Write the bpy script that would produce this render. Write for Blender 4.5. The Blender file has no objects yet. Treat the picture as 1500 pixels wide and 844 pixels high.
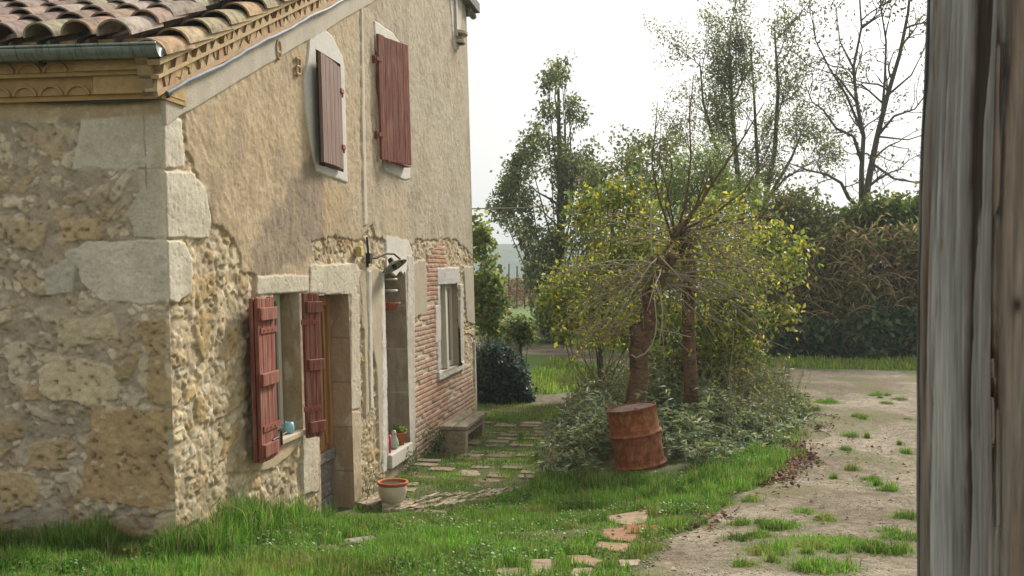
import bpy, math, random
import numpy as np
from mathutils import Vector, Matrix
random.seed(7); np.random.seed(7)
R = math.radians
sc = bpy.context.scene

# ------------------------------------------------------------------ camera, sky, sun, exposure
EYE = 2.35
PITCH = math.atan(22/1500)
camd = bpy.data.cameras.new('camera'); cam = bpy.data.objects.new('camera', camd)
sc.collection.objects.link(cam); sc.camera = cam
cam.location = (0, 0, EYE); cam.rotation_euler = (math.pi/2 - PITCH, 0, 0)
camd.sensor_width = 36; camd.lens = 36; camd.clip_end = 3000; camd.clip_start = 0.05
camd.dof.use_dof = True; camd.dof.focus_distance = 10.5; camd.dof.aperture_fstop = 16.0
SUN_AZ, SUN_EL = 30, 36            # azimuth to the right of straight ahead
w = bpy.data.worlds.new('World'); sc.world = w; w.use_nodes = True
nt = w.node_tree; nt.nodes.clear()
sky = nt.nodes.new('ShaderNodeTexSky'); sky.sky_type = 'NISHITA'; sky.sun_disc = False
sky.sun_elevation = R(SUN_EL); sky.sun_rotation = R(SUN_AZ)
sky.air_density = 1.0; sky.dust_density = 6.0; sky.ozone_density = 1.0; sky.altitude = 100
hs = nt.nodes.new('ShaderNodeHueSaturation'); hs.inputs['Saturation'].default_value = 0.10
cl = nt.nodes.new('ShaderNodeMix'); cl.data_type = 'RGBA'; cl.inputs[0].default_value = .65; cl.inputs[7].default_value = (5.9, 5.8, 5.5, 1)   # even high cloud over the blue
bg = nt.nodes.new('ShaderNodeBackground'); bg.inputs['Strength'].default_value = 0.12
ow = nt.nodes.new('ShaderNodeOutputWorld')
nt.links.new(sky.outputs[0], hs.inputs['Color']); nt.links.new(hs.outputs[0], cl.inputs[6])
nt.links.new(cl.outputs[2], bg.inputs['Color']); nt.links.new(bg.outputs[0], ow.inputs['Surface'])
sund = bpy.data.lights.new('sun', 'SUN'); sund.energy = 4.8; sund.angle = R(12); sund.color = (1.0, 0.92, 0.79)
sun = bpy.data.objects.new('sun', sund); sc.collection.objects.link(sun)
sdir = Vector((math.sin(R(SUN_AZ))*math.cos(R(SUN_EL)), math.cos(R(SUN_AZ))*math.cos(R(SUN_EL)), math.sin(R(SUN_EL))))
sun.rotation_euler = sdir.to_track_quat('Z', 'Y').to_euler(); sun.location = sdir*60
vs = sc.view_settings; vs.view_transform = 'Standard'; vs.look = 'None'; vs.gamma = 1; vs.exposure = 0.34
vs.use_curve_mapping = False
sc.cycles.volume_bounces = 1; sc.cycles.max_bounces = 6; sc.cycles.transparent_max_bounces = 6

# ------------------------------------------------------------------ numpy noise
_pr = np.random.RandomState(99); _p1 = _pr.permutation(8192).astype(np.int32); _p2 = _pr.uniform(0, 1, 8192)
def _h(ix, iy, s):
    ix = ix.astype(np.int32); iy = iy.astype(np.int32)
    return _p2[(_p1[(_p1[(ix+int(s)*57) & 8191]+iy) & 8191]+int(s)) & 8191]
def vn(x, y, s=0):
    x = np.asarray(x, float); y = np.asarray(y, float)
    ix = np.floor(x); iy = np.floor(y); fx = x-ix; fy = y-iy
    fx = fx*fx*(3-2*fx); fy = fy*fy*(3-2*fy)
    a = _h(ix, iy, s); b = _h(ix+1, iy, s); c = _h(ix, iy+1, s); d = _h(ix+1, iy+1, s)
    return (a*(1-fx)+b*fx)*(1-fy)+(c*(1-fx)+d*fx)*fy
def fbm(x, y, o=4, s=0):
    t = 0; a = 1; n = 0
    for i in range(o):
        t = t + a*(vn(x*2**i, y*2**i, s+i*17)-.5)*2; n += a; a *= .5
    return t/n                                     # about -1..1
def worley(x, y, s=0, jit=.9):
    ix = np.floor(x); iy = np.floor(y)
    f1 = np.full(x.shape, 9.); f2 = np.full(x.shape, 9.); cid = np.zeros(x.shape)
    for dx in (-1, 0, 1):
        for dy in (-1, 0, 1):
            cx = ix+dx; cy = iy+dy
            px = cx+.5+(_h(cx, cy, s)-.5)*jit; py = cy+.5+(_h(cx, cy, s+5)-.5)*jit
            d = np.hypot(x-px, y-py); k = d < f1
            f2 = np.where(k, f1, np.minimum(f2, d)); cid = np.where(k, _h(cx, cy, s+9), cid)
            f1 = np.where(k, d, f1)
    return f1, f2, cid
def ss(a, b, x):
    t = np.clip((x-a)/(b-a), 0, 1); return t*t*(3-2*t)
def mixc(c, d, t):
    return c*(1-t[..., None]) + np.asarray(d, float)*t[..., None]
def polysd(P, X, Y):
    """signed distance to a polygon, negative inside"""
    P = np.asarray(P, float); d = np.full(X.shape, 1e9); ins = np.zeros(X.shape, bool)
    n = len(P)
    for i in range(n):
        ax, ay = P[i]; bx, by = P[(i+1) % n]
        ex, ey = bx-ax, by-ay; wx, wy = X-ax, Y-ay
        t = np.clip((wx*ex+wy*ey)/(ex*ex+ey*ey+1e-12), 0, 1)
        d = np.minimum(d, np.hypot(wx-ex*t, wy-ey*t))
        if abs(ey) > 1e-12:
            c = ((ay > Y) != (by > Y)) & (X < ex*(Y-ay)/ey+ax)
            ins ^= c
    return np.where(ins, -d, d)

# ------------------------------------------------------------------ object helpers
col = sc.collection
def tag(o, label=None, cat=None, group=None, kind=None):
    if label: o['label'] = label
    if cat: o['category'] = cat
    if group: o['group'] = group
    if kind: o['kind'] = kind
    return o
def empty(name, loc, label, cat, group=None):
    o = bpy.data.objects.new(name, None); col.objects.link(o); o.location = loc
    o.empty_display_size = .1
    return tag(o, label, cat, group)
def link(name, me, mat, parent=None):
    o = bpy.data.objects.new(name, me); col.objects.link(o)
    if mat is not None: me.materials.append(mat)
    if parent is not None:
        o.parent = parent
        m = Matrix.Identity(4); p = parent
        chain = []
        while p is not None: chain.append(p); p = p.parent
        for q in reversed(chain): m = m @ (q.matrix_parent_inverse if q.parent else Matrix.Identity(4)) @ q.matrix_basis
        o.matrix_parent_inverse = m.inverted()
    return o
def mesh_np(name, V, F, mat, parent=None, colr=None, smooth=False, uv=None):
    """V (n,3), F (m,k) constant k"""
    V = np.asarray(V, np.float32); F = np.asarray(F, np.int32); k = F.shape[1]
    me = bpy.data.meshes.new(name)
    me.vertices.add(len(V)); me.vertices.foreach_set('co', V.ravel())
    me.loops.add(F.size); me.loops.foreach_set('vertex_index', F.ravel())
    me.polygons.add(len(F))
    me.polygons.foreach_set('loop_start', np.arange(0, F.size, k, dtype=np.int32))
    me.polygons.foreach_set('loop_total', np.full(len(F), k, np.int32))
    if smooth: me.polygons.foreach_set('use_smooth', np.ones(len(F), bool))
    if colr is not None:
        a = me.color_attributes.new('Col', 'FLOAT_COLOR', 'POINT')
        c = np.ones((len(V), 4), np.float32); c[:, :3] = np.clip(colr, 0, 1); a.data.foreach_set('color', c.ravel())
    me.update(); me.validate()
    return link(name, me, mat, parent)
def grid_obj(name, P, C, mat, parent=None, fm=None, smooth=True):
    ny, nx = P.shape[:2]
    i = np.arange(ny*nx).reshape(ny, nx)
    F = np.stack([i[:-1, :-1], i[:-1, 1:], i[1:, 1:], i[1:, :-1]], -1)
    F = F[fm] if fm is not None else F.reshape(-1, 4)
    used = np.zeros(ny*nx, bool); used[F.ravel()] = True
    re = np.cumsum(used)-1
    return mesh_np(name, P.reshape(-1, 3)[used], re[F], mat, parent, C.reshape(-1, 3)[used] if C is not None else None, smooth)

class MB:
    """collects polygons"""
    def __init__(s): s.v = []; s.f = []; s.c = []
    def add(s, V, F, c=None):
        n = len(s.v); s.v += [tuple(p) for p in V]; s.f += [tuple(i+n for i in f) for f in F]
        s.c += [tuple(c) if c is not None else (.5, .5, .5)]*len(V)
    def hexa(s, b, t, c=None):
        """bottom quad b (ccw from outside above), top quad t"""
        s.add(list(b)+list(t), [(3, 2, 1, 0), (4, 5, 6, 7), (0, 1, 5, 4), (1, 2, 6, 5), (2, 3, 7, 6), (3, 0, 4, 7)], c)
    def box(s, c0, c1, c=None):
        x0, y0, z0 = c0; x1, y1, z1 = c1
        s.hexa([(x0, y0, z0), (x1, y0, z0), (x1, y1, z0), (x0, y1, z0)], [(x0, y0, z1), (x1, y0, z1), (x1, y1, z1), (x0, y1, z1)], c)
    def fbox(s, fn, a0, a1, z0, z1, n0, n1, c=None):
        """box in a wall frame fn(a,z,n)"""
        s.hexa([fn(a0, z0, n0), fn(a0, z0, n1), fn(a1, z0, n1), fn(a1, z0, n0)][::-1], [fn(a0, z1, n0), fn(a0, z1, n1), fn(a1, z1, n1), fn(a1, z1, n0)][::-1], c)
    def tube(s, pts, rad, n=8, c=None, cap=True):
        pts = [Vector(p) for p in pts]
        if not hasattr(rad, '__len__'): rad = [rad]*len(pts)
        V = []; F = []; up = Vector((.3, .2, 1)).normalized()
        for i, p in enumerate(pts):
            d = (pts[min(i+1, len(pts)-1)]-pts[max(i-1, 0)]).normalized()
            if abs(d.dot(up)) > .97: up = Vector((1, .1, 0)).normalized()
            x = (up-d*up.dot(d)).normalized(); y = d.cross(x); up = x
            for k in range(n):
                a = 2*math.pi*k/n; V.append(p+(x*math.cos(a)+y*math.sin(a))*rad[i])
        for i in range(len(pts)-1):
            for k in range(n):
                F.append((i*n+k, i*n+(k+1) % n, (i+1)*n+(k+1) % n, (i+1)*n+k))
        if cap:
            F.append(tuple(reversed(range(n)))); F.append(tuple((len(pts)-1)*n+k for k in range(n)))
        s.add(V, F, c)
    def lathe(s, prof, n=28, M=None, c=None):
        V = []; F = []
        for (r, z) in prof:
            for k in range(n):
                a = 2*math.pi*k/n; p = Vector((r*math.cos(a), r*math.sin(a), z)); V.append(M @ p if M is not None else p)
        for i in range(len(prof)-1):
            for k in range(n): F.append((i*n+k, i*n+(k+1) % n, (i+1)*n+(k+1) % n, (i+1)*n+k))
        s.add(V, F, c)
    def prism(s, poly, z0, z1, c=None):
        n = len(poly)
        V = [(p[0], p[1], z0) for p in poly]+[(p[0], p[1], z1) for p in poly]
        s.add(V, [tuple(reversed(range(n))), tuple(range(n, 2*n))]+[(i, (i+1) % n, n+(i+1) % n, n+i) for i in range(n)], c)
    def build(s, name, mat, parent=None, smooth=False, bevel=0):
        me = bpy.data.meshes.new(name); me.from_pydata(s.v, [], s.f)
        a = me.color_attributes.new('Col', 'FLOAT_COLOR', 'POINT')
        a.data.foreach_set('color', np.array([c+(1.,) for c in s.c], np.float32).ravel())
        if smooth:
            me.polygons.foreach_set('use_smooth', np.ones(len(me.polygons), bool))
        me.update(); o = link(name, me, mat, parent)
        if bevel:
            b = o.modifiers.new('bevel', 'BEVEL'); b.width = bevel; b.segments = 2; b.limit_method = 'ANGLE'; b.angle_limit = R(40)
        return o

# ------------------------------------------------------------------ materials
def mat(name):
    m = bpy.data.materials.new(name); m.use_nodes = True
    n = m.node_tree.nodes; b = n['Principled BSDF']; return m, m.node_tree, b
def N(t, ty, **kw):
    n = t.nodes.new(ty)
    for k, v in kw.items():
        if k in n.inputs: n.inputs[k].default_value = v
        else: setattr(n, k, v)
    return n
def surf(name, base=None, attr=False, var=.15, scale=(30, 30, 30), nscale=1., bump=.3, bdist=.004, rough=.9, spec=.2, metal=0, c2=None, c2lo=.45, c2hi=.6, c2scale=(6, 6, 6), detail=6, transl=0.):
    m, t, b = mat(name)
    tc = N(t, 'ShaderNodeTexCoord'); L = t.links.new
    mp = N(t, 'ShaderNodeMapping'); mp.inputs['Scale'].default_value = scale; L(tc.outputs['Object'], mp.inputs['Vector'])
    nz = N(t, 'ShaderNodeTexNoise', Scale=nscale, Detail=detail, Roughness=.65); L(mp.outputs[0], nz.inputs['Vector'])
    if attr:
        a = N(t, 'ShaderNodeAttribute'); a.attribute_name = 'Col'; src = a.outputs['Color']
    else:
        a = N(t, 'ShaderNodeRGB'); a.outputs[0].default_value = (*base, 1); src = a.outputs[0]
    if c2 is not None:
        mp2 = N(t, 'ShaderNodeMapping'); mp2.inputs['Scale'].default_value = c2scale; L(tc.outputs['Object'], mp2.inputs['Vector'])
        n2 = N(t, 'ShaderNodeTexNoise', Scale=1., Detail=8., Roughness=.7); L(mp2.outputs[0], n2.inputs['Vector'])
        mr = N(t, 'ShaderNodeMapRange'); mr.inputs[1].default_value = c2lo; mr.inputs[2].default_value = c2hi; L(n2.outputs['Fac'], mr.inputs[0])
        mx = N(t, 'ShaderNodeMix', data_type='RGBA'); L(mr.outputs[0], mx.inputs[0]); L(src, mx.inputs[6]); mx.inputs[7].default_value = (*c2, 1); src = mx.outputs[2]
    mr = N(t, 'ShaderNodeMapRange'); mr.inputs[1].default_value = .25; mr.inputs[2].default_value = .75
    mr.inputs[3].default_value = 1-var; mr.inputs[4].default_value = 1+var; L(nz.outputs['Fac'], mr.inputs[0])
    vm = N(t, 'ShaderNodeVectorMath', operation='SCALE'); L(src, vm.inputs[0]); L(mr.outputs[0], vm.inputs['Scale'])
    L(vm.outputs[0], b.inputs['Base Color'])
    b.inputs['Roughness'].default_value = rough; b.inputs['Specular IOR Level'].default_value = spec; b.inputs['Metallic'].default_value = metal
    if bump:
        bp = N(t, 'ShaderNodeBump', Strength=bump, Distance=bdist); L(nz.outputs['Fac'], bp.inputs['Height']); L(bp.outputs[0], b.inputs['Normal'])
    if transl:
        tr = N(t, 'ShaderNodeBsdfTranslucent'); ms = N(t, 'ShaderNodeMixShader'); ms.inputs[0].default_value = transl
        L(vm.outputs[0], tr.inputs['Color']); L(b.outputs[0], ms.inputs[1]); L(tr.outputs[0], ms.inputs[2]); L(ms.outputs[0], t.nodes['Material Output'].inputs['Surface'])
    return m
M = {}
M['wall'] = surf('old_wall', attr=True, var=.16, scale=(60, 60, 60), bump=.75, bdist=.006)
M['reveal'] = surf('reveal_stone', base=(.36, .30, .22), var=.2, scale=(20, 20, 20), bump=.6, bdist=.006, c2=(.27, .22, .15), c2scale=(5, 5, 5), c2lo=.5, c2hi=.62)
M['stone'] = surf('dressed_stone', attr=True, var=.18, scale=(25, 25, 25), bump=.5, bdist=.004)
M['tile'] = surf('roof_tile', attr=True, var=.4, scale=(32, 32, 32), bump=.8, bdist=.008, c2=(.09, .085, .065), c2lo=.46, c2hi=.66, c2scale=(16, 16, 16))
M['redwood'] = surf('red_shutter_wood', base=(.20, .042, .026), var=.6, scale=(55, 55, 2.2), bump=.6, bdist=.003, rough=.7, c2=(.29, .19, .14), c2scale=(42, 42, 3.2), c2lo=.43, c2hi=.70)
M['redworn'] = surf('worn_red_shutter_wood', base=(.17, .050, .038), var=.35, scale=(60, 60, 1.5), bump=.8, bdist=.004, rough=.8, c2=(.22, .18, .155), c2scale=(45, 45, 1.1), c2lo=.36, c2hi=.60)
M['rediron'] = surf('red_iron', base=(.25, .07, .045), var=.2, scale=(40, 40, 40), rough=.6, c2=(.16, .08, .05), c2lo=.5, c2hi=.6, c2scale=(20, 20, 20))
M['iron'] = surf('dark_iron', base=(.045, .04, .036), var=.3, scale=(40, 40, 40), rough=.6, metal=.4)
M['doorwood'] = surf('door_wood', base=(.36, .185, .075), var=.35, scale=(45, 45, 2), bump=.5, bdist=.003, rough=.6, c2=(.17, .08, .035), c2scale=(30, 30, 1.2), c2lo=.5, c2hi=.68)
M['greywood'] = surf('grey_wood', base=(.15, .13, .115), var=.35, scale=(6, 60, 60), bump=.8, bdist=.004, rough=.85, c2=(.28, .26, .22), c2lo=.5, c2hi=.65, c2scale=(4, 12, 30))
M['benchwood'] = surf('bench_wood', base=(.24, .20, .14), var=.35, scale=(40, 5, 40), bump=.8, bdist=.005, rough=.9, c2=(.13, .12, .07), c2lo=.5, c2hi=.62, c2scale=(12, 3, 12))
M['whitepaint'] = surf('off_white_paint', base=(.58, .55, .47), var=.12, scale=(30, 30, 6), bump=.2, rough=.6)
M['greyframe'] = surf('blue_grey_frame', base=(.22, .26, .27), var=.1, bump=.1, rough=.5)
M['zinc'] = surf('zinc', base=(.27, .32, .31), var=.15, scale=(12, 12, 50), bump=.1, rough=.42, metal=.55, c2=(.10, .12, .07), c2scale=(30, 3, 3), c2lo=.5, c2hi=.64)
M['cable'] = surf('cable', base=(.05, .06, .08), var=.2, rough=.6)
M['rust'] = surf('rust', base=(.24, .080, .034), var=.6, scale=(14, 14, 14), bump=.5, bdist=.004, rough=.75, c2=(.33, .20, .09), c2scale=(16, 16, 9), c2lo=.50, c2hi=.70)
M['rustdark'] = surf('drum_lid', base=(.20, .17, .15), var=.3, scale=(14, 14, 14), bump=.3, rough=.6, c2=(.16, .06, .035), c2scale=(7, 7, 7))
M['terra'] = surf('terracotta', base=(.42, .13, .06), var=.2, scale=(30, 30, 30), bump=.3, rough=.75)
M['ceramic'] = surf('cream_glaze', base=(.52, .47, .36), var=.12, scale=(14, 14, 14), bump=.15, rough=.35, spec=.4, c2=(.34, .30, .22), c2lo=.55, c2hi=.7)
M['soil'] = surf('soil', base=(.05, .035, .022), var=.4, scale=(60, 60, 60), bump=.8, bdist=.01)
M['bark'] = surf('reddish_bark', base=(.165, .10, .062), var=.6, scale=(14, 14, 30), bump=1., bdist=.03, c2=(.07, .065, .04), c2scale=(6, 6, 4), c2lo=.52, c2hi=.62)
M['greybark'] = surf('grey_bark', base=(.105, .09, .075), var=.35, scale=(12, 12, 4), bump=.7, bdist=.02)
M['twig'] = surf('twig_bark', base=(.27, .23, .185), var=.3, scale=(25, 25, 25), bump=.2)
M['rope'] = surf('rope', base=(.42, .36, .28), var=.2, scale=(90, 90, 90), bump=.4)
M['leaf'] = surf('leaf', attr=True, var=.12, scale=(8, 8, 8), bump=0, rough=.5, spec=.35, transl=.5)
M['grass'] = surf('grass_blade', attr=True, var=.15, scale=(3, 3, 3), bump=0, rough=.6, spec=.25, transl=.35)
M['litter'] = surf('fallen_leaf', attr=True, var=.1, bump=0, rough=.8, transl=.15)
M['ground'] = surf('ground_soil', attr=True, var=.25, scale=(35, 35, 35), bump=.8, bdist=.012, rough=.95)
M['gravel'] = surf('gravel_surface', attr=True, var=.6, scale=(75, 75, 75), bump=1., bdist=.014, rough=.95)
M['slab'] = surf('terracotta_slab', attr=True, var=.4, scale=(24, 24, 24), bump=.6, bdist=.006, c2=(.12, .11, .06), c2lo=.47, c2hi=.66, c2scale=(9, 9, 9))
M['post'] = surf('weathered_post', attr=True, var=.42, scale=(190, 190, 9.0), bump=.9, bdist=.003, rough=.85)
M['hill'] = surf('wooded_hill', base=(.045, .07, .03), var=.4, scale=(.12, .12, .12), bump=.6, bdist=2.)
M['blue'] = surf('pale_blue_cup', base=(.28, .52, .60), var=.08, bump=.1, rough=.4)
M['pink'] = surf('magenta_glass', base=(.55, .04, .16), var=.05, bump=0, rough=.3)
M['green'] = surf('celadon', base=(.40, .50, .40), var=.3, scale=(40, 40, 40), bump=.2, rough=.5)
M['lampdish'] = surf('old_enamel', base=(.30, .32, .24), var=.25, scale=(30, 30, 30), rough=.6, c2=(.12, .09, .06), c2scale=(20, 20, 20), c2lo=.5, c2hi=.6)
M['yellow'] = surf('yellow_box', base=(.50, .42, .16), var=.1, bump=.1)
def glassmat():
    m, t, b = mat('window_glass')
    b.inputs['Base Color'].default_value = (.10, .085, .07, 1); b.inputs['Roughness'].default_value = .06; b.inputs['Specular IOR Level'].default_value = .8
    return m
M['glass'] = glassmat()

# ------------------------------------------------------------------ picture ray -> place helpers (positions measured on the real surfaces)
def ray(px, py):
    u = (px-750)/1500; v = (422-py)/1500; c, s = math.cos(PITCH), math.sin(PITCH)
    return Vector((u, c+v*s, -s+v*c))
def at(px, py, Y):
    d = ray(px, py); return Vector((0, 0, EYE))+d*(Y/d.y)
X0, Y0, BAT = -2.142, 6.56, .028
def FP(s, z, n=0.):                       # facade frame: along, up, outwards
    return Vector((X0+s*.1580-BAT*z+n*.987, Y0+.987*s-n*.158, z))
def SP(t, z, n=0.):                       # side wall frame: leftwards, up, towards viewer
    return Vector((X0-t*.987-BAT*z-n*.158, Y0+t*.158-n*.987, z))
def F_(px, py, n=0.):
    d = ray(px, py); o = Vector((0, 0, EYE))
    # plane X - .16 Y + BAT z = X0 - .16 Y0
    k = (X0-.16*Y0+1.0123*n - BAT*EYE)/(d.x-.16*d.y+BAT*d.z); p = o+d*k
    return ((p.y+n*.158-Y0)/.987, p.z)
def S_(px, py):
    d = ray(px, py); o = Vector((0, 0, EYE))
    # plane: direction (-.987,.158), through (X0,Y0): .158(X+BAT z -X0) + .987 (Y-Y0)=0
    k = (.158*X0+.987*Y0-.158*BAT*EYE)/(.158*d.x+.158*BAT*d.z+.987*d.y); p = o+d*k
    return ((p.y-Y0)/.158 if False else -(p.x+BAT*p.z-X0)/.987, p.z)
def FL(pts): return [F_(*p) for p in pts]
def SL(pts): return [S_(*p) for p in pts]

# terrain
def gz(x, y):
    x = np.asarray(x, float); y = np.asarray(y, float)
    L_ = np.interp(y, [-20, 0, 4.5, 5.6, 9.9, 12, 16, 22, 30, 38, 60, 110, 250, 3000], [.75, .75, .75, .70, .03, .03, .12, .15, .2, .45, .75, -2, -6, -6])
    R_ = np.interp(y, [-20, 0, 4.5, 8, 12, 16, 22, 30, 38, 60, 110, 250, 3000], [.75, .75, .72, .45, .13, .14, .15, .2, .35, .7, -2, -6, -6])
    k = ss(.2, 2.6, x); z = L_*(1-k)+R_*k
    # the bank against the house corner
    z = z + .10*np.exp(-(((x+1.75)/.6)**2+((y-7.2)/.6)**2))
    # planted mound round the barrel and the pollards
    z = z + .16*np.exp(-(((x-2.2)/1.5)**2+((y-14.5)/2.2)**2))
    z = z + .02*fbm(x*.9, y*.9, 3, 3) + .006*fbm(x*7, y*7, 3, 4)
    return z
def gzf(x, y): return float(gz(np.array([x]), np.array([y]))[0])
_tt = np.geomspace(1., 200., 1500)
def G(px, py):
    d = ray(px, py); X, Y, Z = d.x*_tt, d.y*_tt, EYE+d.z*_tt; k = Z < gz(X, Y); i = int(np.argmax(k)) if k.any() else 1499
    return (float(X[i]), float(Y[i]))
def GL(pts): return [G(*p) for p in pts]
HAZE = 0.0010
# ------------------------------------------------------------------ THE HOUSE
house = empty('stone_house', (X0, Y0, .75), 'old rubble stone and ochre plaster house with red shutters and clay tiled roof', 'house')
LEN = 10.07; TOP = 6.62
def roofline(s): return np.minimum(3.52+.425*s, TOP)

def rubble(a, z, seed, sx=5.2, sz=7.5, cream=(.50, .41, .27), ochre=(.40, .27, .12), mortar=(.34, .28, .20), keep=.62):
    """irregular stones half drowned in mortar: colour and relief"""
    wx = a+.06*fbm(a*5, z*5, 3, seed+1); wz = z+.05*fbm(a*5, z*5, 3, seed+2)
    sc2 = 1+.25*fbm(a*.9, z*.9, 2, seed+40)
    f1, f2, cid = worley(wx*sx*sc2, wz*sz*sc2, seed)
    e = (f2-f1)+.22*fbm(a*16, z*16, 3, seed+3)
    st = ss(.10, .26, e)*(cid < keep)
    g1, g2, gid = worley(wx*sx*2.6, wz*sz*2.4, seed+31)
    e2 = (g2-g1)+.25*fbm(a*30, z*30, 2, seed+4)
    st2 = ss(.16, .32, e2)*(gid < .34)*(1-st)
    pit = fbm(a*26, z*26, 4, seed+6)
    C = np.zeros(a.shape+(3,)); C[:] = mortar
    C *= (1+.14*fbm(a*3, z*3, 4, seed+7))[..., None]
    tone = np.mod(cid*13.7, 1)
    cs = mixc(np.zeros(C.shape)+np.array(cream), ochre, ss(.25, .8, tone+.35*fbm(a*9, z*9, 3, seed+8)))
    cs = cs*(.80+.36*np.mod(cid*51.3, 1))[..., None]*(1+.16*pit)[..., None]
    tone2 = np.mod(gid*17.7, 1)
    cs2 = mixc(np.zeros(C.shape)+np.array((.55, .48, .36)), ochre, ss(.55, .9, tone2))
    C = C*(1-st)[..., None]+cs*st[..., None]; C = C*(1-st2)[..., None]+cs2*st2[..., None]
    rough = fbm(a*11, z*11, 5, seed+9); C = C*(1+.30*rough+.12*pit)[..., None]
    D = .013*st+.007*st2+.009*pit+.010*rough-.014*ss(.28, .6, -pit)*(.5+.5*st)
    C = mixc(C, (.25, .185, .115), ss(.18, .55, fbm(a*7, z*7, 5, seed+50))*.45); return C, D

def block(C, D, m, colr, dep, a, z, seed, rough=.004, edge=None):
    t = ss(.004, -.006, m) if edge is None else ss(edge, -edge, m)
    c = np.array(colr)*(1+.16*fbm(a*6, z*6, 4, seed)+.16*fbm(a*40, z*40, 3, seed+1))[..., None]; c = mixc(c, (.33, .27, .19), ss(.1, .5, fbm(a*4, z*4, 5, seed+4))*.35)
    C = C*(1-t)[..., None]+c*t[..., None]
    D = D*(1-t)+(dep+rough*fbm(a*22, z*22, 3, seed+2)-.005*ss(.75, .95, vn(a*60, z*60, seed+3)))*t
    groove = np.exp(-(m/.006)**2)*ss(-.3, .3, fbm(a*5, z*5, 3, seed+7)); D = D-.006*groove
    return C, D

# ---- side wall
t_ = np.concatenate([np.arange(0, 1.5, .0075), np.arange(1.5, 3.6, .02)]); z_ = np.arange(.1, 3.66, .0075)
A, Z = np.meshgrid(t_, z_)
C, D = rubble(A, Z, 11, 5.4, 7.6, cream=(.45, .395, .30), ochre=(.37, .285, .175), mortar=(.335, .29, .225), keep=.5)
def noisyP(P, A, Z, amp, fr, seed): return polysd(P, A, Z)+amp*fbm(A*fr, Z*fr, 4, seed)
# large ochre pitted stones
for k, (P, cc, rg) in enumerate([
    ([(62, 545), (110, 520), (172, 530), (178, 590), (120, 598), (65, 580)], (.50, .43, .30), .008),
    ([(130, 600), (250, 600), (252, 740), (190, 742), (112, 730)], (.37, .27, .155), .010),
    ([(70, 462), (165, 458), (180, 500), (90, 510)], (.44, .38, .27), .01),
    ([(205, 470), (248, 465), (250, 590), (220, 590)], (.38, .29, .17), .010),
    ([(0, 690), (55, 700), (60, 745), (0, 760)], (.41, .32, .19), .009),
    ([(15, 500), (45, 498), (40, 575), (12, 560)], (.46, .41, .31), .008),
    ([(40, 645), (100, 655), (105, 690), (35, 690)], (.37, .29, .18), .009),
    ([(100, 190), (60, 185), (40, 215), (85, 235)], (.42, .35, .24), .007),
    ([(0, 320), (60, 330), (50, 365), (0, 365)], (.40, .33, .22), .01),
    ([(85, 320), (150, 315), (148, 350), (95, 352)], (.42, .33, .20), .01),
    ([(120, 765), (240, 770), (230, 800), (110, 800)], (.34, .25, .15), .012)]):
    m = noisyP(SL(P), A, Z, .075, 5, 100+k)+.02*fbm(A*18, Z*18, 3, 150+k)
    t = ss(.008, -.012, m); pit = fbm(A*24, Z*24, 4, 200+k)
    c = np.array(cc)*(1+.28*pit+.2*fbm(A*7, Z*7, 3, 300+k))[..., None]
    C = C*(1-t)[..., None]+c*t[..., None]
    D = D*(1-t)+(.014+rg*pit-.018*ss(.30, .6, -pit))*t
# mottled joints of loose white pebbles
w1, w2, wid = worley(A*17+fbm(A*6, Z*6, 2, 5), Z*19, 77)
pb = ss(.34, .22, w1)*(wid > .86); pb = pb*ss(.2, .5, fbm(A*2, Z*2, 3, 78)+.3)*.8; C = mixc(C, (.50, .46, .38), pb*.8); D = D+.005*pb
# dressed quoins, lime white
for k, (P, cc) in enumerate([
    ([(118, 172), (262, 166), (262, 246), (106, 248)], (.50, .47, .39)),
    ([(204, 250), (262, 247), (262, 350), (196, 350), (186, 310), (200, 285)], (.48, .45, .37)),
    ([(108, 368), (128, 354), (262, 351), (262, 440), (215, 447), (150, 440), (118, 415)], (.53, .50, .42)),
    ([(66, 398), (90, 385), (112, 366), (106, 430), (68, 432)], (.45, .43, .37))]):
    m = polysd(SL(P), A, Z)+.020*fbm(A*8, Z*8, 4, 400+k)
    C, D = block(C, D, m, cc, .006+.002*k, A, Z, 410+10*k, rough=.003 if k < 2 else .007)
# scratched vertical dark line on the quoins
ln = np.exp(-((A-S_(214, 250)[0]-.008*fbm(Z*5, Z*0, 3, 9))/.004)**2)*(Z > S_(214, 320)[1])*(Z < S_(214, 165)[1]); C = mixc(C, (.13, .12, .12), ln*.8*ss(.3, .5, vn(Z*14, Z*0+3, 8)))
# plaster lip right under the cornice
lip = ss(.02, -.02, S_(150, 172)[1]-Z+.03*fbm(A*4, Z*4, 3, 33)); C = mixc(C, (.40, .31, .19), lip*.75); D = D*(1-lip*.7)
# damp foot of the wall
dp = ss(.35, -.1, Z-.62+.15*fbm(A*3, Z*3, 3, 61)); C = C*(1-.25*dp)[..., None]
C = C*np.array((1.16, 1.13, 1.08))
edge = ss(0, .02, A); D = D*edge-.006*(1-ss(0, .010, A))
P = np.stack([X0-A*.987-BAT*Z-D*.158, Y0+A*.158-D*.987, Z], -1)
grid_obj('wall', P[:, ::-1], C[:, ::-1], M['wall'], house)['label'] = 'shaded rubble stone side wall with pale dressed corner stones'

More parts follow.
